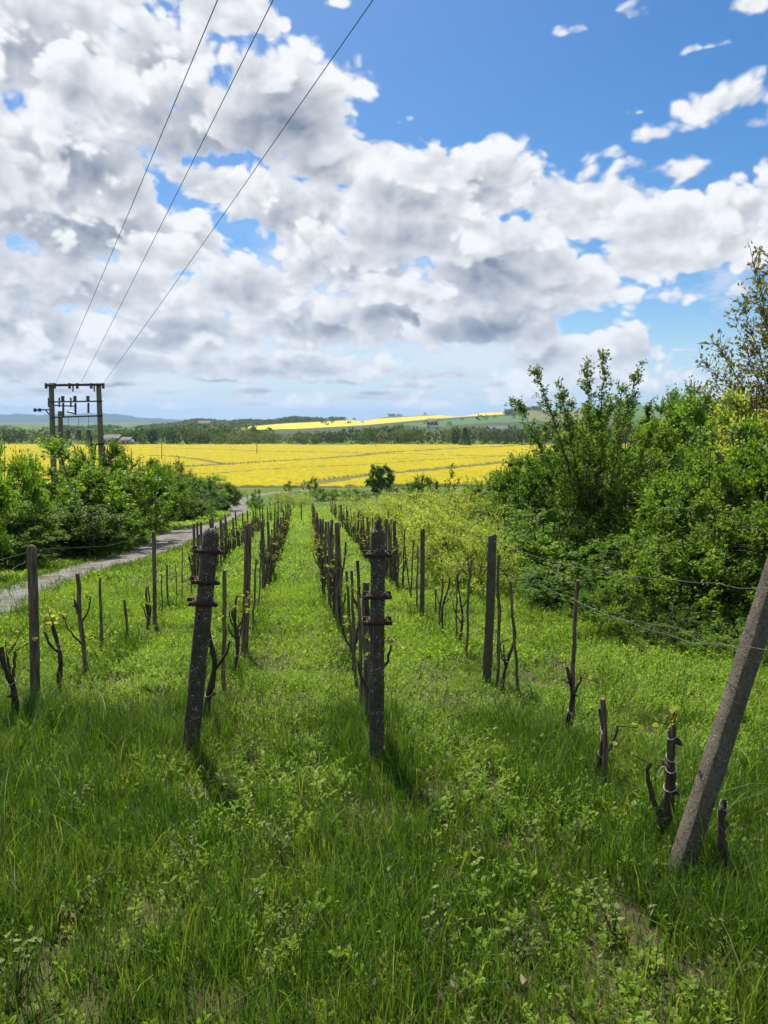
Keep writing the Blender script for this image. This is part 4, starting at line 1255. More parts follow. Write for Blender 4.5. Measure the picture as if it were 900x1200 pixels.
def clamp_mb(w, d, z, span, th=0.028, side=1, hook=False, bolt=True):
    """two flat bars bolted round a post, their ends standing out on both sides; optional wire hook"""
    mb = MB()
    mb.box((0.5 * span[1] - 0.5 * span[0], -d / 2 - 0.007, z), (span[0] + span[1], 0.012, th))
    mb.box((0.5 * span[1] - 0.5 * span[0], d / 2 + 0.007, z), (span[0] + span[1], 0.012, th))
    for s in (-1, 1):
        mb.box((s * (w / 2 + 0.006), 0, z), (0.010, d + 0.002, th * 0.98))
        xx = s * (w / 2 + 0.022)
        mb.tube([(xx, -d / 2 - 0.028, z), (xx, d / 2 + 0.028, z)], 0.006, 6)
        mb.tube([(xx, -d / 2 - 0.024, z), (xx, -d / 2 - 0.0135, z)], 0.012, 6)
    if hook:
        mb.tube([(-span[0] + 0.012, -d / 2 - 0.018, z), (-span[0] - 0.02, -d / 2 - 0.02, z + 0.004), (-span[0] - 0.028, -d / 2 - 0.02, z + 0.03), (-span[0] - 0.028, -d / 2 - 0.02, z + 0.085)], 0.005, 6)
    return mb

def px_post(bx, by, tx, ty, sink=0.12, dlean=0.0):
    b = ground(bx, by); t = at_depth(tx, ty, b[1] + dlean)
    ax = (t - b) / np.linalg.norm(t - b)
    return b - ax * sink, t, b

M_CONC_ROW = solid_mat('grey_post_concrete', concrete_build(0.55, 0.25), 0.92, grain_bump)
# the two clamped end posts
def clamped_post(px, width, depth_, label, clamps, spin, seed, finial=False, chf=0.2):
    b, t, gp = px_post(*px)
    loc, L, qt = post_frame(b, t)
    e = empty('concrete_post', loc, qt @ Quaternion((0, 0, 1), spin)); tag(e, label, 'post')
    capw = 0.5 * width
    shaft(L - capw * (1.0 if not finial else 1.35), width, depth_, seed, 'round', 0.94, ch=chf).build('shaft', M_CONC_DARK, e)
    for (z, span, hook) in clamps:
        clamp_mb(width * 0.97, depth_ * 0.97, L - z, span, hook=hook).build('clamp', M_IRON, e)
    if finial:
        mb = MB(); zt = L - capw * 1.35 + width * 0.44
        mb.tube([(0, 0, zt - 0.012), (0, 0, zt + 0.020), (0, 0, zt + 0.034), (0, 0, zt + 0.052), (0, 0, zt + 0.060)], [0.030, 0.022, 0.012, 0.014, 0.006], 8)
        mb.build('finial', M_IRON, e)
    return e
A_end = clamped_post((222, 886, 248, 619), 0.120, 0.110, 'leaning dark concrete end post with three iron clamps, tilted to the right',
             [(0.165, (0.115, 0.095), False), (0.395, (0.115, 0.085), False), (0.560, (0.120, 0.080), False)], 0.35, 11)
B_end = clamped_post((441, 895, 443, 615), 0.105, 0.105, 'upright dark concrete end post with knobbed top and three iron clamps',
             [(0.205, (0.098, 0.098), False), (0.500, (0.098, 0.098), True), (0.685, (0.102, 0.102), False)], 0.05, 12, True)

# leaning strut at the right border
b = ground(793, 1030); t = at_depth(938, 580, b[1] + 0.50)
loc, L, qt = post_frame(b - (t - b) / np.linalg.norm(t - b) * 0.15, t)
o = shaft(L, 0.090, 0.090, 13, 'broken', 0.94, 18, 0.06).build('concrete_post', M_CONC)
o.location = loc; o.rotation_mode = 'QUATERNION'; o.rotation_quaternion = qt @ Quaternion((0, 0, 1), -1.37)
tag(o, 'thick concrete post leaning far to the right at the right border', 'post', )

# big plain posts seen in the picture: bx, by, tx, ty, width in metres, label
BIG = [
    ('wood', 41, 836, 37, 638, 0.075, 'square grey post near the left border with a wire on its top', 'round'),
    ('wood', 181, 735, 180, 622, 0.062, 'straight grey post beside the track with the wire tied to its top', 'round'),
    ('wood', 232, 682, 231, 612, 0.058, 'straight post just left of the leaning clamped post', 'broken'),
    ('wood', 259, 664, 258, 610, 0.055, 'second straight post of the outer row, behind the top of the clamped post', 'broken'),
    ('wood', 286, 768, 291, 613, 0.088, 'thick rough post behind the leaning clamped post', 'round'),
    ('wood', 309, 694, 307, 611, 0.085, 'thick post next beyond the rough one in the middle-left row', 'broken'),
    ('wood', 397, 738, 395, 614, 0.085, 'thick post in the middle-right row, nearest the upright clamped post', 'broken'),
    ('wood', 387, 700, 385.5, 612, 0.075, 'second thick post of the middle-right row', 'broken'),
    ('conc', 570, 802, 577, 628, 0.092, 'thick squared grey post of the right-hand row with a wire stapled to it', 'broken'),
    ('conc', 494, 726, 495, 621, 0.078, 'squared post with flat top, second along the right-hand row', 'broken'),
    ('conc', 462, 686, 462, 611, 0.075, 'squared post third along the right-hand row', 'broken'),
    ('conc', 443, 664, 444, 606, 0.070, 'squared post fourth along the right-hand row, beside the clamped post', 'broken'),
    ('wood', 353, 612, 353, 590, 0.10, 'lone short post standing in the grass alley at the far end of the rows', 'broken'),
]
for k, (kind, bx, by, tx, ty, w, lab, cap) in enumerate(BIG):
    b, t, gp = px_post(bx, by, tx, ty)
    loc, L, qt = post_frame(b, t)
    o = shaft(L - (0.04 if cap == 'round' else 0), w, w * 0.92, 40 + k, cap, 0.95, 12, 0.12 if kind == 'conc' else 0.24, 0.008).build('concrete_post' if kind == 'conc' else 'wooden_post', M_CONC_ROW if kind == 'conc' else M_WOOD)
    o.location = loc; o.rotation_mode = 'QUATERNION'; o.rotation_quaternion = qt @ Quaternion((0, 0, 1), 0.3 * math.sin(k * 2.1))
    tag(o, lab, 'post')

# thin stakes and old vines
def stake_mesh(L, r, seed):
    rng = np.random.default_rng(seed); mb = MB(); n = 9
    ts = np.linspace(0, 1, n)
    P = np.stack([np.cumsum(rng.normal(0, 0.006, n)) * L, np.cumsum(rng.normal(0, 0.006, n)) * L, ts * L], 1); P -= P[0] * [1, 1, 0]
    mb.tube(P, r * (1.08 - 0.2 * ts) * (1 + rng.normal(0, 0.05, n)), 7, 0.07, rng, squash=rng.uniform(0.75, 1.0))
    return mb

def stake_px(bx, by, tx, ty, r, label, seed, dlean=0.0, group=None):
    b, t, gp = px_post(bx, by, tx, ty, 0.1, dlean)
    loc, L, qt = post_frame(b, t)
    o = stake_mesh(L, r, seed).build('stake', M_WOOD, None, True)
    o.location = loc; o.rotation_mode = 'QUATERNION'; o.rotation_quaternion = qt
    tag(o, label, 'stake', group)
    return o

def vine_parts(seed, h, r, arms=2, shoots=5, ties=2, lean=0.12, leaf=0.045, leafy=True):
    """a twisted old vine trunk with stubs, white string ties and a few young leaves"""
    rng = np.random.default_rng(seed)
    tr, tie, lf = MB(), [], []
    cane = tr
    n = 15; ts = np.linspace(0, 1, n)
    ph = rng.uniform(0, 6.28)
    wob = 0.035 + 0.03 * rng.uniform()
    P = np.stack([lean * h * np.sin(ts * 2.2 + ph * 0.2) * ts + wob * np.sin(ts * 7 + ph) * h * ts, wob * np.cos(ts * 6 + ph) * h * ts, ts * h - 0.08], 1)
    rad = r * (1.25 - 0.55 * ts) * (1 + 0.16 * np.sin(ts * 23 + ph) + rng.normal(0, 0.08, n)); rad[0] *= 1.5; rad[-1] *= 0.8
    tr.tube(P, rad, 8, 0.10, rng)
    tops = [P[-1]]
    for a in range(arms):
        k = int(rng.integers(4, 11)); c = P[k]; ang = rng.uniform(0, 6.28); L = h * rng.uniform(0.18, 0.42)
        e = c + np.array([math.cos(ang) * L * 0.45, math.sin(ang) * L * 0.45, L])
        m = (c + e) / 2 + np.array([math.cos(ang), math.sin(ang), 0]) * L * 0.22
        q_ = np.linspace(0, 1, 7)[:, None]
        tr.tube((1 - q_) ** 2 * c + 2 * q_ * (1 - q_) * m + q_ ** 2 * e + rng.normal(0, 0.004, (7, 3)), np.linspace(r * 0.62, r * 0.34, 7), 6, 0.1, rng)
        tops.append(e)
    for k in range(3):
        q_ = P[int(rng.integers(1, n - 1))]; u = rng.standard_normal(3); u[2] *= 0.4; u /= np.linalg.norm(u)
        tr.tube([q_, q_ + u * r * 1.5, q_ + u * r * 2.2], [r * 0.7, r * 0.6, r * 0.2], 6, 0.1, rng)
    for k in range(ties):
        j = int(rng.integers(5, n - 1)); c = P[j]; rr = rad[j] * 1.25
        th = np.linspace(0, 2 * math.pi * 1.15, 18)
        tb = MB(); tie.append(tb)
        tb.tube(np.stack([c[0] + rr * np.cos(th), c[1] + rr * np.sin(th), c[2] + 0.012 * np.sin(th * 1.3) + 0.012 * np.cos(th * 0.5 + k)], 1), 0.0017, 5)
        u = rng.uniform(0, 6.28)
        tb.tube([c + [rr * math.cos(u), rr * math.sin(u), 0], c + [rr * 1.9 * math.cos(u), rr * 1.9 * math.sin(u), -0.015], c + [rr * 2.2 * math.cos(u), rr * 2.2 * math.sin(u), -0.06]], 0.0014, 4)
    if leafy:
        LP, LD, LN = [], [], []
        for s in range(shoots):
            c = tops[int(rng.integers(0, len(tops)))]
            d = np.array([rng.normal(0, 0.8), rng.normal(0, 0.8), rng.uniform(0.1, 1.0)]); d /= np.linalg.norm(d)
            L = rng.uniform(0.06, 0.24)
            e = c + d * L
            cane.tube([c, (c + e) / 2 + rng.normal(0, 0.012, 3), e], [0.004, 0.003, 0.0015], 5)
            m = int(rng.integers(3, 8))
            t = rng.uniform(0.25, 1.05, m)[:, None]
            LP.append(c + (e - c) * t); LD.append(rng.standard_normal((m, 3)) + d * 0.5); LN.append(rng.standard_normal((m, 3)) * 0.6 + [0, 0, 1])
        LP, LD, LN = map(np.concatenate, (LP, LD, LN))
        L = leaf * rng.uniform(0.6, 1.3, len(LP))
        V, F = leaves_mesh(LP, LD, LN, L, L * 0.85, 0.18)
        lf = (V, F, np.repeat(rng.uniform(0.2, 1, len(LP)), 4))
    return tr, tie, lf

VINE = {}
def vine_root(seed, h, r, label, loc, rz=0.0, group=None, tilt=(0, 0), **kw):
    tr, tie, lf = vine_parts(seed, h, r, **kw)
    e = empty('grapevine', loc); e.rotation_euler = (tilt[0], tilt[1], rz); tag(e, label, 'vine', group)
    tr.build('trunk', M_BARK, e, True)
    for tb in tie: tb.build('string_tie', M_TIE, e)
    if lf: mesh('leaves', lf[0], lf[1], L_VINE, e, lf[2])
    return e

def vine_px(bx, by, ty, r, label, seed, rz=0.0, lean_px=0, **kw):
    gp = ground(bx, by); h = at_depth(bx, ty, gp[1])[2] - gp[2] + 0.08
    return vine_root(seed, h, r, label, gp, rz, tilt=(0, math.atan2(lean_px, max(1, by - ty))), **kw)

# right-hand row, from the strut on
vine_px(771, 990, 856, 0.030, 'black vine stump with white string leaning right beside the thick tilted post', 101, 0.5, 20, arms=1, shoots=6, ties=4, lean=0.03)
vine_px(858, 1036, 938, 0.020, 'twisted black vine bent in an arc behind the thick tilted post', 102, 0.0, -14, arms=1, shoots=0, ties=1, lean=-0.06, leafy=False)
stake_px(709, 922, 710, 818, 0.026, 'short stake stump tied with white string, second from the tilted post', 103)
vine_px(700, 922, 832, 0.018, 'dark vine bound to the short tied stump', 104, 1.0, 4, arms=1, shoots=2, ties=3, lean=0.05)
stake_px(667, 866, 668, 679, 0.020, 'tall straight stake in front of the thicket, third from the tilted post', 105)
vine_px(662, 872, 780, 0.020, 'dark vine leaning against the tall straight stake before the thicket', 106, 2.0, -6, arms=1, shoots=1, ties=2, lean=-0.04)
stake_px(610, 818, 598, 680, 0.019, 'slanting stake right of the thick squared grey post', 107)
stake_px(582, 812, 584, 650, 0.019, 'straight stake close behind the thick squared grey post', 108)
vine_px(588, 806, 720, 0.016, 'thin forked vine beside the thick squared grey post', 109, 0.3, 10, arms=2, shoots=3, ties=1, lean=0.10)
stake_px(546, 770, 550, 655, 0.017, 'thin stake left of the thick squared grey post', 110)
stake_px(536, 752, 534, 671, 0.018, 'short dark stake with leaves at its top, second left of the squared grey post', 111)
vine_px(539, 758, 672, 0.016, 'vine with yellow-green leaves on the short dark stake', 112, 1.2, -4, shoots=8, lean=0.08)
stake_px(515, 738, 517, 677, 0.018, 'short stake with leaves between the two squared posts', 113)
vine_px(519, 748, 674, 0.015, 'vine with a spray of pale leaves between the two squared posts', 114, 2.2, -6, shoots=9, lean=0.06)
stake_px(511, 725, 511, 690, 0.016, 'stub of a stake right of the flat-topped squared post', 115)
stake_px(488, 712, 490, 639, 0.017, 'slim stake just left of the flat-topped squared post', 116)
stake_px(481, 705, 484, 632, 0.017, 'long thin stake second left of the flat-topped squared post', 117)
stake_px(481, 699, 475, 640, 0.017, 'stake slanting left, crossing the long thin one', 118)
# middle-right row
stake_px(434, 858, 425, 681, 0.036, 'broad board-like stake leaning against the upright clamped post', 121)
vine_px(437, 872, 700, 0.022, 'knotted vine hidden close behind the upright clamped post', 122, 0.7, -4, shoots=5, ties=2, lean=0.05)
stake_px(424, 838, 416, 657, 0.017, 'thin tall stake second behind the upright clamped post', 123)
stake_px(419, 815, 414, 668, 0.020, 'stake third behind the upright clamped post', 124)
vine_px(413, 790, 700, 0.020, 'vine curving out to the left at the foot of the middle-right row', 125, 2.9, -2, shoots=6, lean=-0.10)
stake_px(411, 775, 404, 668, 0.020, 'stake with pale leaves left of the upright clamped post', 126)
stake_px(403, 750, 400, 640, 0.018, 'stake close beside the nearest thick post of the middle-right row', 127)
# middle-left row
vine_px(241, 850, 727, 0.026, 'thick hooked vine with a white tie right behind the leaning clamped post', 131, 0.2, 12, arms=1, shoots=2, ties=2, lean=0.02)
stake_px(262, 807, 267, 668, 0.026, 'round-topped stake right of the leaning clamped post', 132)
vine_px(271, 795, 700, 0.018, 'vine with a long slanting cane beside the round-topped stake', 133, 0.4, 10, shoots=5, lean=0.10)
vine_px(279, 772, 712, 0.022, 'short slanting vine stump between the round-topped stake and the rough post', 134, 1.4, -8, shoots=2, lean=0.02)
stake_px(296, 745, 300, 655, 0.017, 'thin stake right beside the rough thick post', 135)
stake_px(302, 722, 305, 650, 0.017, 'thin stake between the two thick posts of the middle-left row', 136)
# outer left row
vine_px(26, 858, 752, 0.026, 'forked black vine stump at the left border left of the square grey post', 141, 0.9, -10, arms=2, shoots=4, ties=1, lean=-0.08)
vine_px(70, 818, 728, 0.022, 'slanting vine with pale leaves right of the square grey post', 142, 2.2, -6, arms=1, shoots=9, lean=-0.03)
stake_px(100, 792, 92, 671, 0.026, 'crooked stake leaning left between the two wired posts', 143)
stake_px(120, 760, 116, 677, 0.022, 'straight short stake right of the crooked leaning one', 144)
vine_px(104, 790, 700, 0.018, 'vine with leaves growing round the crooked leaning stake', 145, 0.6, -6, shoots=8, lean=-0.05)
stake_px(150, 754, 148, 702, 0.022, 'stubby stake with a bent twig left of the post beside the track', 146)
vine_px(172, 742, 690, 0.022, 'gnarled vine clump at the left of the post beside the track', 147, 1.0, 4, arms=3, shoots=5, lean=0.05)
stake_px(175, 735, 175, 687, 0.016, 'stake touching the left of the post beside the track', 148)
stake_px(197, 712, 195, 662, 0.022, 'dark stake second right of the post beside the track', 149)
stake_px(190, 722, 189, 672, 0.014, 'thin stake first right of the post beside the track', 150)
stake_px(214, 702, 214, 642, 0.014, 'thin tall stake third right of the post beside the track', 151)
stake_px(207, 706, 207, 661, 0.013, 'thin short stake left of the thin tall one by the track', 152)
stake_px(224, 700, 224, 672, 0.013, 'thin stub at the left of the post behind the clamped one', 153)

# the far parts of the rows: stakes, vines and a thicker post now and then, copied from a few kinds
rng = np.random.default_rng(77)
S_KIND = [stake_mesh(1.5, 0.019, 200 + k).build('stake', M_WOOD, None, True) for k in range(6)]
for o in S_KIND: COL.objects.unlink(o)
P_KIND = [shaft(1.75, 0.07, 0.065, 220 + k, 'broken', 0.95, 8, 0.2, 0.01).build('wooden_post', M_WOOD) for k in range(3)]
for o in P_KIND: COL.objects.unlink(o)
V_KIND = []
for k in range(6):
    tr, tie, lf = vine_parts(240 + k, 1.05, 0.024, arms=2, shoots=5, ties=1, lean=0.08, leaf=0.05)
    ob = [tr.build('trunk', M_BARK, None, True), tie[0].build('string_tie', M_TIE)]
    lfo = mesh('leaves', lf[0], lf[1], L_VINE, None, lf[2])
    ob.append(lfo)
    for o in ob: COL.objects.unlink(o)
    V_KIND.append(ob)
NAMES = {'A': 'middle-left', 'B': 'middle-right', 'C': 'right-hand', 'D': 'outer left'}
START = {'A': ground(309, 694)[1] + 0.4, 'B': ground(401, 745)[1] + 0.3, 'C': ground(478, 698)[1] + 0.4, 'D': ground(228, 690)[1] + 0.5}
SPLIT = {k: ground(px, py)[1] for k, px, py in (('A', 325, 648), ('B', 378, 652), ('C', 418, 640), ('D', 300, 632))}
for key, RP in ROWS.items():
    y = START[key]; k = 0
    postgap = {'A': 6, 'B': 6, 'C': 4, 'D': 3}[key]
    while y < RP[-1, 1]:
        x = float(np.interp(y, RP[:, 1], RP[:, 0])) + rng.normal(0, 0.05)
        z = float(T(x, y))
        half = 'near' if y < SPLIT[key] else 'far'
        h = rng.uniform(0.95, 1.5) if key != 'C' else rng.uniform(0.9, 1.75)
        big = (k % postgap == postgap - 1)
        src = P_KIND[k % 3] if big else S_KIND[int(rng.integers(0, 6))]
        c = src.copy(); COL.objects.link(c)
        if big: h = rng.uniform(1.5, 1.75)
        c.location = (x, y, z - 0.08); c.rotation_euler = (rng.normal(0, 0.035), rng.normal(0, 0.05), rng.uniform(0, 6.28))
        c.scale = (1, 1, (h + 0.08) / (1.75 if big else 1.5))
        if big: tag(c, f'weathered thick post in the {half} half of the distant {NAMES[key]} vine row', 'post', f'posts of the {NAMES[key]} vine row, {half} half')
        else: tag(c, f'thin weathered stake in the {half} half of the distant {NAMES[key]} vine row', 'stake', f'stakes of the {NAMES[key]} vine row, {half} half')
        ob = V_KIND[int(rng.integers(0, 6))]
        e = empty('grapevine', (x + rng.normal(0, 0.04), y + rng.uniform(0.06, 0.22), z))
        e.rotation_euler = (0, 0, rng.uniform(0, 6.28)); s = rng.uniform(0.8, 1.1); e.scale = (s, s, s)
        tag(e, f'knotted vine with pale leaves in the {half} half of the distant {NAMES[key]} row', 'vine', f'vines of the {NAMES[key]} vine row, {half} half')
        for q_ in ob:
            cc = q_.copy(); COL.objects.link(cc); cc.parent = e
        y += rng.uniform(0.70, 1.0) * (0.64 if y < 30 else 1.05 if y < 50 else 2.5); k += 1

# ------------------------------------------------------------------ wires
def wire(pts, r, label, mat=M_WIRE, sag=0.0, name='wire', cat='wire', wob=0.0, seed=0, n=24, extra=None, group=None):
    P = resample(np.array(pts, float), n)
    t = np.linspace(0, 1, n)
    P[:, 2] -= sag * 4 * t * (1 - t)
    if wob:
        rg = np.random.default_rng(seed); w = np.cumsum(rg.normal(0, wob, (n, 3)), 0); w -= w[0] + (w[-1] - w[0]) * t[:, None]; P += w
    mb = MB(); mb.tube(P, r, 5)
    for e in (extra or []): mb.tube(e, r, 5)
    return tag(mb.build(name, mat, None, True), label, cat, group)
yC = {n: ground(*p)[1] for n, p in {'strut': (793, 1030), 'tall': (667, 866), 'sq': (570, 802), 'flat': (494, 726)}.items()}
AD = at_depth
wire([AD(578, 634, yC['sq'] - .06), AD(640, 658, yC['sq'] - .9), AD(690, 671, yC['tall'] - .2), AD(745, 678, yC['tall'] - .9), AD(812, 683, yC['strut'] + .9), AD(905, 690, yC['strut'] + .05), AD(960, 700, yC['strut'] - .5)], 0.0015, 'upper loose wire sagging from the squared grey post to the tilted post', wob=0.006, seed=1, n=40)
wire([AD(576, 667, yC['sq'] - .06), AD(600, 680, yC['sq'] - .4), AD(640, 690, yC['tall'] + .6), AD(680, 712, yC['tall'] - .2), AD(720, 730, yC['tall'] - .7), AD(775, 748, yC['strut'] + 1.0), AD(830, 762, yC['strut'] + .5), AD(868, 760, yC['strut'] + .04), AD(930, 768, yC['strut'] - .4)], 0.0015, 'lower loose wire with a knot, sagging across to the tilted post', wob=0.007, seed=2, n=44,
     extra=[[AD(758, 741, yC['strut'] + 1.1), AD(763, 733, yC['strut'] + 1.1), AD(770, 738, yC['strut'] + 1.1), AD(768, 746, yC['strut'] + 1.1), AD(773, 752, yC['strut'] + 1.1)]])
wire([AD(668, 700, yC['tall'] - .03), AD(730, 726, yC['tall'] - .6), AD(800, 742, yC['strut'] + .8), AD(868, 764, yC['strut'] + .05)], 0.0013, 'thin wire from the tall straight stake to the tilted post', wob=0.008, seed=3, n=30)
wire([AD(495, 634, yC['flat'] - .05), AD(520, 655, yC['flat'] - .6), AD(550, 664, yC['sq'] + .5), AD(576, 667, yC['sq'] - .05)], 0.0015, 'wire between the two squared posts of the right-hand row', wob=0.004, seed=4)
yD = {n: ground(*p)[1] for n, p in {'p1': (41, 836), 'p2': (181, 735)}.items()}
wire([AD(-60, 672, yD['p1'] - 1.0), AD(-5, 659, yD['p1'] - .3), AD(38, 645, yD['p1'] - .05), AD(75, 643, yD['p1'] + .7), AD(120, 640, yD['p1'] + 1.7), AD(150, 634, yD['p2'] - .6), AD(180, 626, yD['p2'] - .04), AD(231, 616, ground(232, 682)[1])], 0.0016, 'slack wire along the tops of the outer left posts', wob=0.006, seed=5, n=40)
wire([AD(-40, 700, yD['p1'] - 1.0), AD(20, 662, yD['p1'] - .2), AD(38, 657, yD['p1'] - .05), AD(70, 700, yD['p1'] + .4), AD(92, 706, yD['p1'] + .8)], 0.0013, 'thin kinked wire on the square grey post', wob=0.008, seed=6)
wire([AD(437, 905, ground(441, 895)[1] - .07), AD(437, 800, ground(441, 895)[1] - .065), AD(438, 690, ground(441, 895)[1] - .06)], 0.0013, 'thin wire running down the front of the upright clamped post', seed=7)

# ------------------------------------------------------------------ transformer pylon
PD = 46.0
def pp(px, py, dd=0.0): return AD(px, py, PD + dd)
px0 = pp(62, 600); zb = float(T(px0[0], PD))
E = empty('transformer_pylon', (px0[0], PD, zb)); tag(E, 'concrete twin-pole transformer pylon with crossbars and insulators above the bushes', 'pylon')
O = np.array([px0[0], PD, zb])
def L_(px, py, dd=0.0): return pp(px, py, dd) - O
def pole(p0, p1, w0, w1, name='pole'):
    mb = MB(); R_ = []
    for t in np.linspace(0, 1, 9):
        c = p0 + (p1 - p0) * t; w = w0 + (w1 - w0) * t
        r = chamfer_ring(w, w, 0, 0.2); r[:, :2] += c[:2]; r[:, 2] = c[2]; R_.append(r)
    mb.rings(R_)
    return mb.build(name, M_PYLON, E)
def foot(px, dd):
    q_ = L_(px, 600, dd); q_[2] = float(T((O + q_)[0], PD + dd)) - zb - 0.3; return q_
pole(foot(63.5, 0), L_(60, 449), 0.36, 0.27); pole(foot(121, 0), L_(115.5, 449), 0.36, 0.27); pole(foot(73, 1.8), L_(70.5, 482, 1.6), 0.34, 0.26)
def bar(p0, p1, r, name, n=6, mat=M_STEEL, parent=None):
    mb = MB(); mb.tube([p0, p1], r, n); return mb.build(name, mat, parent or E)
cb = MB(); cb.tube([L_(53, 451.5, -.22), L_(122, 450.5, -.22)], 0.085, 8)
cross = cb.build('crossarm', M_STEEL, E)
bar(L_(58, 471, -.2), L_(120, 470, -.2), 0.05, 'rail'); bar(L_(61, 489, -.2), L_(120.5, 487, -.2), 0.055, 'rail'); bar(L_(62, 475, .8), L_(90, 476, 1.4), 0.045, 'rail')
bar(L_(105, 521, -.2), L_(122, 520, -.2), 0.07, 'platform_beam'); bar(L_(107, 511, -.2), L_(107, 530, -.2), 0.05, 'platform_leg'); bar(L_(112, 520, -.2), L_(112, 530, -.2), 0.04, 'platform_leg')
def insulator(px, py0, py1, dd, r=0.09, ribs=3, horiz=None):
    a = L_(px, py0, dd); b = L_(px if horiz is None else horiz, py1, dd)
    mb = MB(); n = ribs * 4 + 1; t = np.linspace(0, 1, n)
    mb.tube(a + (b - a) * t[:, None], r * (0.62 + 0.38 * np.cos(np.arange(n) * math.pi / 2) ** 2), 10)
    return mb.build('insulator', M_PORC, E)
for px in (54, 64, 81.5, 90.5, 107, 121): insulator(px, 455.5, 449, -.34, 0.11, 2)
for px in (85.5, 110.5): insulator(px, 452, 459, -.2, 0.06, 2)
for px, y0, y1 in ((73.5, 464, 490), (87.8, 464, 488), (103, 464, 486)):
    insulator(px, y0, y0 + 7, -.32, 0.13, 2); insulator(px + .6, y0 + 8, y1 - 2, -.32, 0.085, 5)
for px in (57, 69.5, 83): insulator(px, 466, 477, .7, 0.07, 3)
insulator(79, 482.5, 484.5, .9, .07, 2, 88)
arm = MB(); arm.tube([L_(40, 480.5, .1), L_(58, 480, .1)], 0.045, 6); arm.tube([L_(53, 480, .1), L_(62, 491, -.1)], 0.04, 6)
ar = arm.build('bracket_arm', M_STEEL, E)
for px in (41, 46.5): insulator(px, 478.5, 482.5, .05, .12, 2)
for px, y0, y1 in ((80, 502.5, 514), (92.2, 502.5, 515.5), (103.8, 502.5, 514)):
    mb = MB(); a, b = L_(px, y1, .3), L_(px, y0, .3)
    mb.tube([a, a + (b - a) * .06, a + (b - a) * .8, a + (b - a) * .84, a + (b - a) * .86, b], [.12, .145, .145, .19, .19, .06], 12)
    tk = mb.build('transformer', M_TANK, E)
    mb2 = MB(); mb2.tube([b, L_(px, 488, -.2)], 0.014, 5); mb2.build('lead', M_CABLE, tk)

# overhead lines: from the pylon up over the viewer
for k, (x0, y0, x1, y1, lab) in enumerate(((66, 448, 255, 0, 'left one of the three overhead power lines'), (95, 448, 320, 0, 'middle one of the three overhead power lines'), (122, 448, 437, 0, 'right one of the three overhead power lines'))):
    A = pp(x0, y0, -.3)
    yy = 12.0 + 0.6 * k
    Bp = AD(x1, y1, yy)
    dirv = (Bp - A)
    P = [A + dirv * t for t in (0, 0.25, 0.5, 0.75, 1.0, 1.5, 2.2, 3.0)]
    for t, p in zip((0, 0.25, 0.5, 0.75, 1.0, 1.5, 2.2, 3.0), P): p[2] += 0.30 * (t * (t - 1.0)) * (1 if t < 1 else 0.2)
    wire(P, 0.0085, lab, M_CABLE, name='power_line', cat='power line', n=60)

# thin poles in the field
for px, by, ty, w, lab in ((189.5, 537, 516, 0.28, 'thin pole in the yellow field nearest the pylon'), (301, 531.5, 516.5, 0.28, 'thin pole in the middle of the yellow field'), (440.5, 523, 507, 0.30, 'thin far pole before the belt of trees')):
    d = pdir(px, by); t = (FZ + 0.7 - EYE) / d[2]; b = np.array([d[0] * t, d[1] * t, FZ])
    tp = AD(px, ty, b[1])
    mb = MB(); mb.tube([b, (b + tp) / 2, tp], [w * .55, w * .5, w * .42], 8)
    mb.box(tp + np.array([0, 0, -.4]), (1.3, .12, .14)); 
    tag(mb.build('utility_pole', M_PYLON), lab, 'pole')

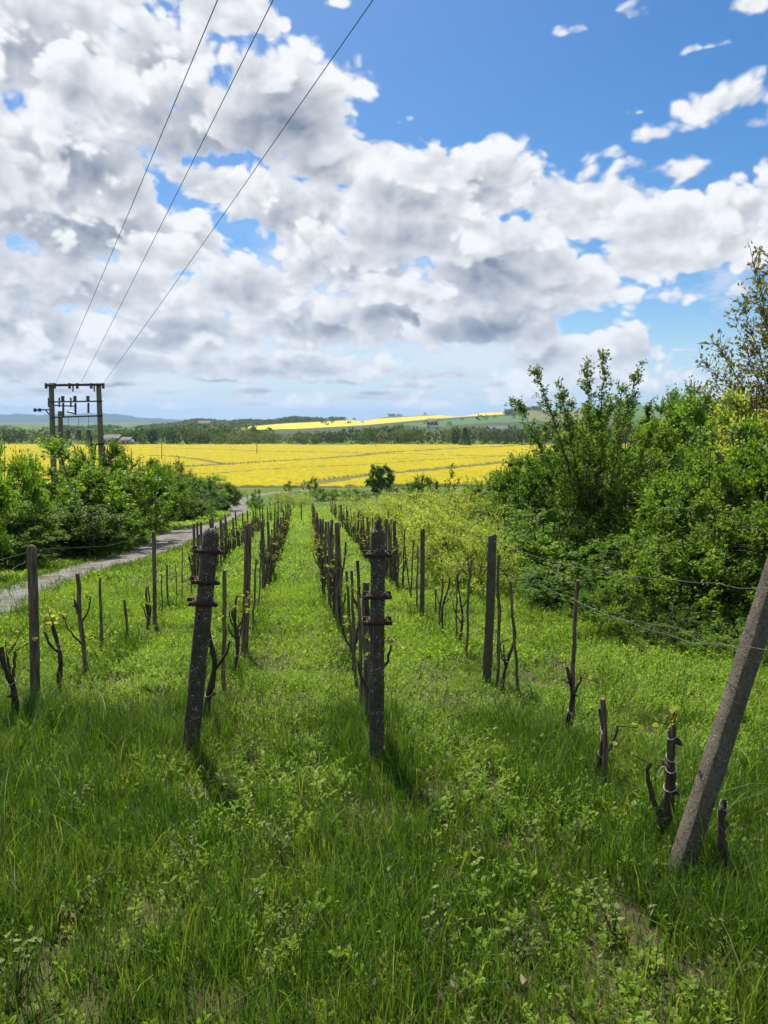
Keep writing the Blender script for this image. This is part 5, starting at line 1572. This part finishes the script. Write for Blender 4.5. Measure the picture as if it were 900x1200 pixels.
# far buildings
def building(px, depth, base_z, w, d_, hw, hr, label, roofm, nwin, rz=0.0, name='farm_building'):
    x = pdir(px, 500)[0] * depth / pdir(px, 500)[1]
    e = empty(name, (x, depth, base_z)); e.rotation_euler = (0, 0, rz); tag(e, label, 'building')
    mb = MB(); mb.box((0, 0, hw / 2), (w, d_, hw)); mb.build('wall', M_WALL, e)
    mb = MB(); a = w / 2 + .4; b = d_ / 2 + .5
    V = [[-a, -b, hw], [a, -b, hw], [a, b, hw], [-a, b, hw], [-a, 0, hw + hr], [a, 0, hw + hr]]
    V = np.array(V) + [0, 0, 0.02]
    mb.add(V, [[0, 1, 5, 4], [2, 3, 4, 5]]); mb.add(V, [[0, 4, 3], [1, 2, 5]]); mb.add(V, [[0, 3, 2, 1]])
    mb.build('roof', roofm, e)
    for k in range(nwin):
        mb = MB(); mb.box((-w / 2 + (k + .5) * w / nwin, -d_ / 2 - .03, hw * .55), (w / nwin * .45, .08, hw * .36)); mb.build('window', M_GLASS, e)
building(132, 405.5, FZ, 9, 8, 4.2, 2.0, 'far white building with dark upper storey beside the pylon poles', M_ROOF, 4)
building(146, 405.0, FZ, 8, 7, 3.4, 1.4, 'far low white shed right of the white building', M_ROOF, 3)
zz = float(hills_z(np.array(585 - 450.) / F_PX * 520, np.array(520.)))
building(583, 500, FZ + 3, 15, 10, 5.0, 2.5, 'far pale long-roofed building among the trees left of the airy tree', M_ROOF, 5, 0.3)
building(507, 800, float(hills_z(np.array(507 - 450.) / F_PX * 800, np.array(800.))) + 2, 12, 9, 5.0, 3.0, 'far house among the trees below the upper yellow field', M_ROOF2, 3, -0.2)
building(240, 900, float(hills_z(np.array(-210. / F_PX * 900), np.array(900.))) + 3, 14, 9, 5.0, 3.0, 'far white house at the foot of the wooded hill', M_ROOF2, 3, 0.2)
# a lone dark conifer before the belt of trees
def conifer(px, depth, h, w, label, seed):
    rng = np.random.default_rng(seed); x = pdir(px, 500)[0] * depth / pdir(px, 500)[1]
    e = empty('tree', (x, depth, FZ)); tag(e, label, 'tree')
    mb = MB(); mb.tube([(0, 0, -.3), (0, 0, h * .95)], [.25, .05], 6); mb.build('trunk', M_BRANCH, e)
    n = 1500; t = rng.uniform(0, 1, n) ** 1.2; a = rng.uniform(0, 6.28, n); rr = (1 - t) * w / 2 * rng.uniform(.6, 1.05, n) + .15
    P = np.stack([np.cos(a) * rr, np.sin(a) * rr, 0.3 + t * h], 1); D = np.stack([np.cos(a), np.sin(a), rng.normal(-.2, .4, n)], 1)
    V, F = leaves_mesh(P, D, rng.normal(0, .5, (n, 3)) + [0, 0, 1], .7, .5)
    mesh('crown', V, F, L_DARK, e, np.repeat(rng.uniform(0, .5, n), 4))
conifer(545, 398, 10, 7, 'dark pointed tree standing alone before the belt of trees', 5)
